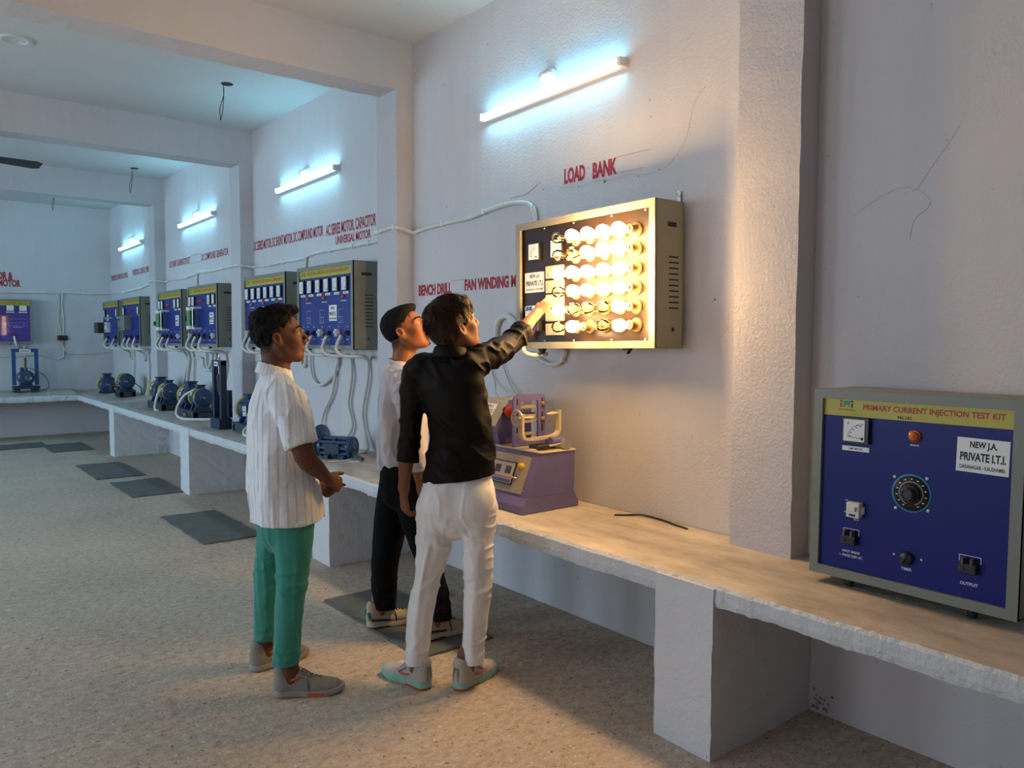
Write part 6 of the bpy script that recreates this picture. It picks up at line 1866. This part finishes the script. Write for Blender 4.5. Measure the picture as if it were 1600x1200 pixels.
# ================================================================ B: pale sweatshirt, black trousers
def man_sweatshirt():
    D = 3.90
    P = lambda x, y, d=0.0: unproject(x, y, D + d)
    u = RV * .985 - FV * .17; rt = -RV * .17 - FV * .985
    base = np.array((2.00, 3.38, 0.0))
    root = empty('person', tuple(base), 0, 'person in a pale lilac sweatshirt and black trousers, chin raised, half hidden behind another', 'person', 'men watching the load bank')
    skin = mat_skin('tan_skin', (0.25, 0.092, 0.040), .55)
    c, R = head_frame(P(634, 517), (.99, -.12), math.radians(24))
    L = lohi(span(P, 585, 705, 472, 985, -.27, .27), .02); L[0][2] = .02
    v = Vox(*L, .0045)
    v.tube([(P(628, 588), .06, .04), (P(628, 602), .130, .06), (P(629, 640), .140, .085), (P(630, 700), .145, .10), (P(632, 750), .15, .105)], rt, .03)
    v.tube([(P(628, 530), .052, .054), (P(631, 548), .051, .054), (P(630, 564), .055, .057), (P(628, 588), .066, .056)], rt, .02)
    add_head(v, c, R)
    for (h, k, m, a, f) in ((P(640, 750, -.09), P(668, 870, -.085), P(684, 935, -.08), np.array((2.097, 3.225, .15)), np.array((2.103, 3.225, .085))), (P(622, 750, .09), P(603, 870, .085), P(600, 920, .08), np.array((1.966, 3.533, .15)), np.array((1.972, 3.532, .085)))):
        v.tube([(h, .06), (k, .042), (m, .035), (a, .037), (f, .039)], u, .02)
    v.tube([(P(632, 600, -.14), .043), (P(640, 640, -.200), .042), (P(646, 685, -.205), .042), (P(651, 715, -.19), .037), (P(655, 745, -.165), .025)], RV, .02)
    v.tube([(P(628, 600, .14), .043), (P(636, 640, .195), .042), (P(644, 685, .20), .042), (P(650, 715, .18), .037), (P(656, 745, .15), .025)], RV, .02)
    add_hand(v, P(655, 745, -.165), -UP * .95 + u * .25, rt, right=True, s=.95, curls=[(25, 30, 20), (30, 35, 20), (34, 38, 22), (38, 40, 24)])
    add_hand(v, P(656, 745, .15), -UP * .95 + u * .25, -rt, right=False, s=.95, curls=[(25, 30, 20), (30, 35, 20), (34, 38, 22), (38, 40, 24)])
    v.mesh('body', [skin, M_LIP, M_EYEW, M_IRIS] + cropped((0.25, 0.092, 0.040)), root, base, head_mat(c, R, 1.0, LINE_B), smooth=1)
    T = lambda x, y, z: c + R @ np.array([x, y, z])
    brows_and_moustache(root, T, base, M_HAIRK)
    t = MB(); t.tube([T(.078, .012, -.107) - base, T(.088, 0, -.105) - base, T(.078, -.012, -.107) - base], .004, 6); t.build('beard', M_HAIRK, root)
    h, _ = hair_shell(c, R, .004, top=.012, side=.006, back=.008)
    h.ell(T(.045, 0, .098), (.050, .058, .022), R, .02)
    finish_hair(h, c, R, *LINE_B, amp=.003, freq=(80, 80, 60), seed=15)
    h.mesh('hair', M_HAIRK, root, base, smooth=1)
    v = Vox(*lohi(span(P, 575, 708, 715, 985, -.22, .22), .03), .005)
    v.tube([(P(631, 712), .15, .105), (P(631, 740), .165, .115), (P(631, 765), .15, .11)], rt, .02)
    v.tube([(P(640, 745, -.09), .095, .088), (P(650, 800, -.09), .088, .085), (P(668, 870, -.085), .068, .068), (P(682, 930, -.08), .058, .060), (P(689, 966, -.072), .052, .055), (P(694, 1000, -.07), .052, .055)], u, .02)
    v.tube([(P(622, 745, .09), .092, .088), (P(613, 800, .09), .088, .085), (P(603, 870, .085), .072, .070), (P(600, 920, .08), .062, .062), (P(602, 953, .08), .055, .056), (P(603, 985, .08), .054, .056)], u, .012)
    v.wrinkle(.006, (12, 12, 9), 41); v.wrinkle(.008, (14, 14, 24), 42, ridge=True, mask=lambda q: np.exp(-((q[:, 2] - .20) / .10) ** 2))
    zh = float(P(602, 950, .08)[2])
    v.cut((0, 0, zh), (0, 0, -1)); v.hollow((0, 0, zh), (0, 0, -1), .05, .009)
    v.mesh('trousers', mat_cloth('black_cotton', (0.006, 0.0055, 0.007), .85, bump=.12, sheen=.0, spec=.08), root, base, smooth=1)
    L0 = lohi(span(P, 582, 680, 545, 760, -.30, .30), .02)
    v = Vox(*L0, .005)
    v.tube([(P(629, 579), .085, .060), (P(628, 593), .172, .088), (P(629, 625), .182, .112), (P(630, 660), .178, .119), (P(630, 690), .175, .124), (P(631, 712), .170, .122), (P(631, 735), .155, .108), (P(631, 770), .155, .108)], rt, .02)
    zh = float(P(631, 731)[2])
    v.wrinkle(.011, (15, 15, 5), 51, ridge=True); v.wrinkle(.009, (10, 10, 9), 53)
    v.cut((0, 0, zh), (0, 0, -1)); v.hollow((0, 0, zh), (0, 0, -1), .06, .010)
    for pts in ([(P(631, 588, -.12), .060, .056), (P(634, 605, -.17), .066, .062), (P(641, 650, -.205), .058, .056), (P(647, 695, -.20), .054, .052), (P(654, 733, -.172), .044, .042), (P(656, 760, -.165), .044, .042)],
                [(P(628, 588, .12), .060, .056), (P(630, 605, .17), .066, .062), (P(637, 650, .20), .058, .056), (P(645, 695, .195), .054, .052), (P(654, 733, .155), .044, .042), (P(656, 760, .15), .044, .042)]):
        w = Vox(*L0, .005); w.tube(pts, u, .0)
        e, n_ = np.array(pts[4][0]), np.array(pts[4][0]) - np.array(pts[3][0])
        w.wrinkle(.009, (14, 14, 18), 55, ridge=True); w.cut(e, n_); w.hollow(e, n_, .04, .009)
        q = np.maximum(.03 - np.abs(v.g - w.g), 0) / .03
        v.g = np.minimum(v.g, w.g) - q * q * .03 * .25
    jersey = mat_cloth('pale_lilac_jersey', (0.50, 0.48, 0.55), .9, bump=.15)
    sh = v.mesh('sweatshirt', jersey, root, base, smooth=1)
    t = MB(); t.tube([P(630, 569) + rt * .074 * math.cos(a) + u * (.072 * math.sin(a) + .004) - UP * (.020 * math.sin(a)) - base for a in np.linspace(0, 2 * PI, 41)], .0095, 10, caps=False, sub=0); t.build('neck_band', jersey, sh)
    cm = mat_cloth('cream_shoe_mesh', (0.42, 0.36, 0.26), .8, bump=.3); cs = [mat('cream_sole', (0.46, 0.41, 0.32), .6), mat('dark_outsole', (.05, .05, .05), .7)]
    tm = mat('teal_heel_patch', (.05, .22, .25), .5); nm = mat('navy_side_patch', (.015, .018, .035), .5)
    acc = [('teal_patch', [(.000, .024, .088), (.002, .029, .070), (.006, .033, .052)], .007, tm), ('navy_patch', [(.014, .0365, .050), (.045, .0375, .048), (.085, .0365, .042), (.115, .038, .040)], .0065, nm)]
    make_shoe(root, base, (2.035, 3.225), (.28, .0), cm, cs, acc, M_HAIRK, .29, .044, .011)
    make_shoe(root, base, (1.905, 3.545), (.27, -.055), cm, cs, acc, M_HAIRK, .29, .044, .011)
    return root

# ================================================================ C: black shirt, white trousers, reaching out
def man_black():
    D = 3.34
    P = lambda x, y, d=0.0: unproject(x, y, D + d)
    rt = RV * .965 - FV * .26; u = RV * .26 + FV * .965
    base = np.array((1.86, 2.75, 0.0))
    root = empty('person', tuple(base), 0, 'person in a black shirt and white trousers seen from behind, reaching out to the bulbs', 'person', 'men watching the load bank')
    skin = mat_skin('light_brown_skin', (0.21, 0.082, 0.038), .55)
    c, R = head_frame(P(709, 510), (.83, .56), math.radians(22))
    L = lohi(span(P, 615, 785, 470, 1085, -.16, .18) + [P(880, 445, .62), P(860, 520, .3)], .02); L[0][2] = .02
    v = Vox(*L, .0045)
    v.tube([(P(704, 576), .065, .04), (P(704, 592), .120, .06), (P(712, 632), .112, .085), (P(718, 690), .112, .09), (P(717, 750), .135, .10)], rt, .03)
    v.tube([(P(708, 518), .056, .058), (P(706, 536), .055, .055), (P(704, 551), .056, .056), (P(704, 574), .064, .055)], rt, .02)
    add_head(v, c, R)
    for (h, k, m, a, f) in ((P(683, 790, .02), P(667, 900, -.01), P(655, 990, -.028), np.array((1.772, 2.831, .14)), np.array((1.770, 2.838, .075))), (P(746, 790, -.02), P(747, 900, -.02), P(742, 990, -.02), np.array((1.927, 2.706, .14)), np.array((1.934, 2.708, .075)))):
        v.tube([(h, .06), (k, .040), (m, .033), (a, .034), (f, .038)], rt, .02)
    # left arm hanging
    v.tube([(P(655, 594, .04), .042), (P(643, 640, .03), .040), (P(639, 686, .01), .037), (P(635, 715, .005), .035, .033), (P(632, 750, .005), .025, .022), (P(631, 764, .01), .024, .020)], RV, .02)
    add_hand(v, P(631, 766, .01), -UP * .97 + RV * .02 + FV * .08, -RV * .88 - FV * .45, right=False, s=.95, curls=[(28, 30, 20), (34, 38, 22), (38, 42, 25), (42, 44, 26)], thumb=(.8, .35, -.35))
    # right arm reaching to the panel
    W0 = P(838, 491, .345)
    v.tube([(P(744, 570, .02), .036), (P(775, 551, .115), .036), (P(801, 535, .21), .035), (P(818, 514, .27), .034, .031), (P(833, 496, .325), .026, .023), (W0, .025, .021)], UP, .02)
    add_hand(v, W0, P(862, 467, .41) - W0, UP * .62 - FV * .55 - RV * .25, right=True, s=.95, curls=[(6, 8, 6), (10, 10, 8), (12, 12, 10), (14, 14, 12)], spread=.05, thumb=(.75, .55, -.25))
    v.mesh('body', [skin, M_LIP, M_EYEW, M_IRIS], root, base, head_mat(c, R), smooth=1)
    T = lambda x, y, z: c + R @ np.array([x, y, z])
    brows_and_moustache(root, T, base, M_HAIRK, False)
    h, _ = hair_shell(c, R, .004, top=.026, side=.016, back=.011)
    h.ell(T(.045, 0, .085), (.058, .070, .036), R, .02); h.ell(T(.078, -.005, .060), (.026, .056, .030), R, .015)
    h.ell(T(-.064, 0, .0), (.043, .066, .060), R, .03); h.ell(T(-.050, 0, -.045), (.036, .050, .035), R, .03)
    def fringe(q):
        return np.where(q[:, 0] > .06, q[:, 0] - .112 - 0 * q[:, 1], -1)
    finish_hair(h, c, R, *LINE_C, amp=.007, freq=(75, 75, 26), seed=19, extra=fringe)
    h.mesh('hair', M_HAIRB, root, base, smooth=1)
    g = lambda r: (lambda a, b: (np.array([-.014 + .101 * math.cos(a) * math.cos(b), .089 * math.sin(a) * math.cos(b), .036 + .100 * math.sin(b)]), np.array([math.cos(a) * math.cos(b), math.sin(a) * math.cos(b), math.sin(b)])))(r.uniform(0, 2 * PI), r.uniform(.0, 1.5))
    def down(p):
        q = p - np.array((-.045, 0, .13)); q = q / (np.linalg.norm(q) + 1e-6)
        return q + np.array([0.1, 0, -.5])
    strands(root, 'hair', c, R, base, M_HAIRB, 900, 8, g, lambda p: .062 if p[0] < .06 else .05, down, .14, .0012, 1.0, LINE_C)
    # trousers
    v = Vox(*lohi(span(P, 632, 785, 730, 1050, -.2, .2), .03), .005)
    v.tube([(P(718, 733), .140, .105), (P(716, 760), .150, .118), (P(714, 785), .155, .125), (P(713, 800), .145, .12)], rt, .02)
    v.ell(P(690, 785, -.05), (.075, .075, .085), None, .05); v.ell(P(742, 785, -.06), (.075, .075, .085), None, .05)
    v.tube([(P(683, 795, .02), .088, .105), (P(678, 845, .0), .076, .086), (P(668, 898, -.01), .058, .068), (P(659, 950, -.02), .0545, .061), (P(654, 1000, -.028), .052, .057), (P(651.5, 1036, -.03), .047, .055), (P(650, 1070, -.03), .046, .055)], rt, .018)
    v.tube([(P(746, 795, -.02), .084, .105), (P(746, 848, -.02), .066, .082), (P(747, 900, -.02), .059, .068), (P(744.5, 950, -.02), .052, .061), (P(741.5, 1000, -.02), .047, .056), (P(740.5, 1036, -.02), .044, .053), (P(740, 1070, -.02), .044, .053)], rt, .012)
    # pressed crease down the back of each leg
    v.wrinkle(.006, (12, 12, 6), 61); v.wrinkle(.004, (20, 20, 4), 60, ridge=True); v.wrinkle(.011, (13, 13, 22), 62, ridge=True, mask=lambda q: np.exp(-((q[:, 2] - .66) / .10) ** 2) * .8 + np.exp(-((q[:, 2] - .20) / .08) ** 2) * .6 + np.exp(-((q[:, 2] - .45) / .08) ** 2) * .7)
    for pts in ([(678, 850), (668, 898), (660, 950), (655, 1000), (652, 1040)], [(747, 850), (748, 900), (745, 950), (742, 1000), (741, 1040)]):
        v.tube([(P(x, y, -.02) - u * (.066 if y < 900 else .057 if y < 960 else .0510), .004, .005) for x, y in pts], rt, .02)
    zh = float(P(651, 1035, -.03)[2])
    v.cut((0, 0, zh), (0, 0, -1)); v.hollow((0, 0, zh), (0, 0, -1), .05, .009)
    v.mesh('trousers', mat_cloth('white_cotton_trousers', (0.78, 0.77, 0.77), .85, bump=.14, var=.03), root, base, smooth=1)
    # shirt
    L0 = lohi(span(P, 615, 785, 530, 780, -.2, .2) + [P(845, 480, .44), P(845, 560, .40)], .02)
    v = Vox(*L0, .005)
    v.tube([(P(704, 565), .074, .058), (P(703, 580), .148, .080), (P(706, 604), .152, .102), (P(713, 636), .136, .108), (P(719, 680), .136, .110), (P(720, 712), .150, .122), (P(718, 745), .158, .132), (P(717, 790), .158, .132)], rt, .02)
    v.wrinkle(.010, (16, 10, 5), 71, np.stack([rt * .7 + UP * .7, u, UP * .7 - rt * .7], 1), ridge=True); v.wrinkle(.008, (9, 9, 9), 73)
    hp = P(716, 746); nn = -UP + RV * .13
    v.cut(hp, nn); v.hollow(hp, nn, .08, .010)
    S1 = [(P(660, 572, .03), .06, .06), (P(649, 592, .04), .064, .064), (P(644, 635, .03), .052, .055), (P(640, 685, .012), .046, .048), (P(637, 722, .005), .044, .044), (P(636, 750, .005), .044, .044)]
    S2 = [(P(738, 566, .01), .064, .064), (P(756, 560, .05), .062, .066), (P(778, 548, .12), .056, .060), (P(801, 534, .21), .054, .056), (P(819, 514, .275), .046, .046), (P(832, 498, .325), .046, .046)]
    for pts, i in ((S1, 4), (S2, 4)):
        w = Vox(*L0, .005); w.tube(pts, RV if pts is S1 else UP, .0)
        e, n_ = np.array(pts[i][0]), np.array(pts[i][0]) - np.array(pts[i - 1][0]); n_ /= np.linalg.norm(n_)
        w.wrinkle(.014 if pts is S2 else .008, (14, 14, 18) if pts is S1 else (13, 13, 19), 75, None if pts is S1 else np.stack([sd_ := np.cross(n_, UP) / np.linalg.norm(np.cross(n_, UP)), np.cross(n_, sd_), n_], 1), ridge=True)
        # rolled cuff
        sd = np.cross(n_, FV if pts is S1 else UP); sd /= np.linalg.norm(sd); s2 = np.cross(n_, sd); r_ = pts[i][1] - .002
        for off, rr_ in ((-.012, .009), (-.030, .008)):
            w.tube([(e + n_ * off + (sd * math.cos(a) + s2 * math.sin(a)) * r_, .013, rr_ * .8) for a in np.linspace(0, 2 * PI, 21)], n_, .006, sub=1)
        w.cut(e, n_); w.hollow(e, n_, .05, .010)
        q = np.maximum(.03 - np.abs(v.g - w.g), 0) / .03
        v.g = np.minimum(v.g, w.g) - q * q * .03 * .25
    black = mat_cloth('black_brown_shirt', (0.0075, 0.0055, 0.0045), .6, bump=.12, sheen=.0, spec=.12)
    sh = v.mesh('shirt', black, root, base, smooth=1)
    make_collar(sh, base, P(705, 555), rt, u, .062, .062, .042, .026, .9, black, .018)
    wm_ = mat_cloth('pale_grey_shoe_mesh', (0.46, 0.42, 0.38), .8, bump=.3); ws = [mat('mint_sole', (0.22, 0.45, 0.36), .5), mat('orange_outsole', (0.45, 0.07, 0.015), .6)]
    lm = mat('white_lace', (.6, .58, .55), .8); rm = mat('coral_piping', (.60, .12, .08), .5); bm_ = mat('blue_piping', (.04, .12, .35), .5); tp = mat('grey_heel_tape', (.22, .19, .16), .7)
    acc = [('coral_piping', [(.080, .0405, .058), (.100, .041, .049), (.125, .044, .047), (.150, .0455, .055)], .0022, rm), ('coral_piping', [(.090, .0408, .060), (.110, .042, .053), (.135, .044, .057), (.165, .040, .062)], .0022, rm),
           ('blue_piping', [(.110, .036, .078), (.130, .040, .066), (.150, .044, .056)], .0028, bm_), ('heel_tape', [(.001, .006, .100), (.000, .010, .075), (.001, .010, .045)], .006, tp)]
    make_shoe(root, base, (1.783, 2.772), (-.05, .262), wm_, ws, acc, lm, .275, .042)
    make_shoe(root, base, (1.868, 2.690), (.283, .075), wm_, ws, acc, lm, .275, .042)
    for a, d in (((1.79, 2.83), 0), ((1.93, 2.705), 0)):
        pass
    return root

man_striped(); man_sweatshirt(); man_black()
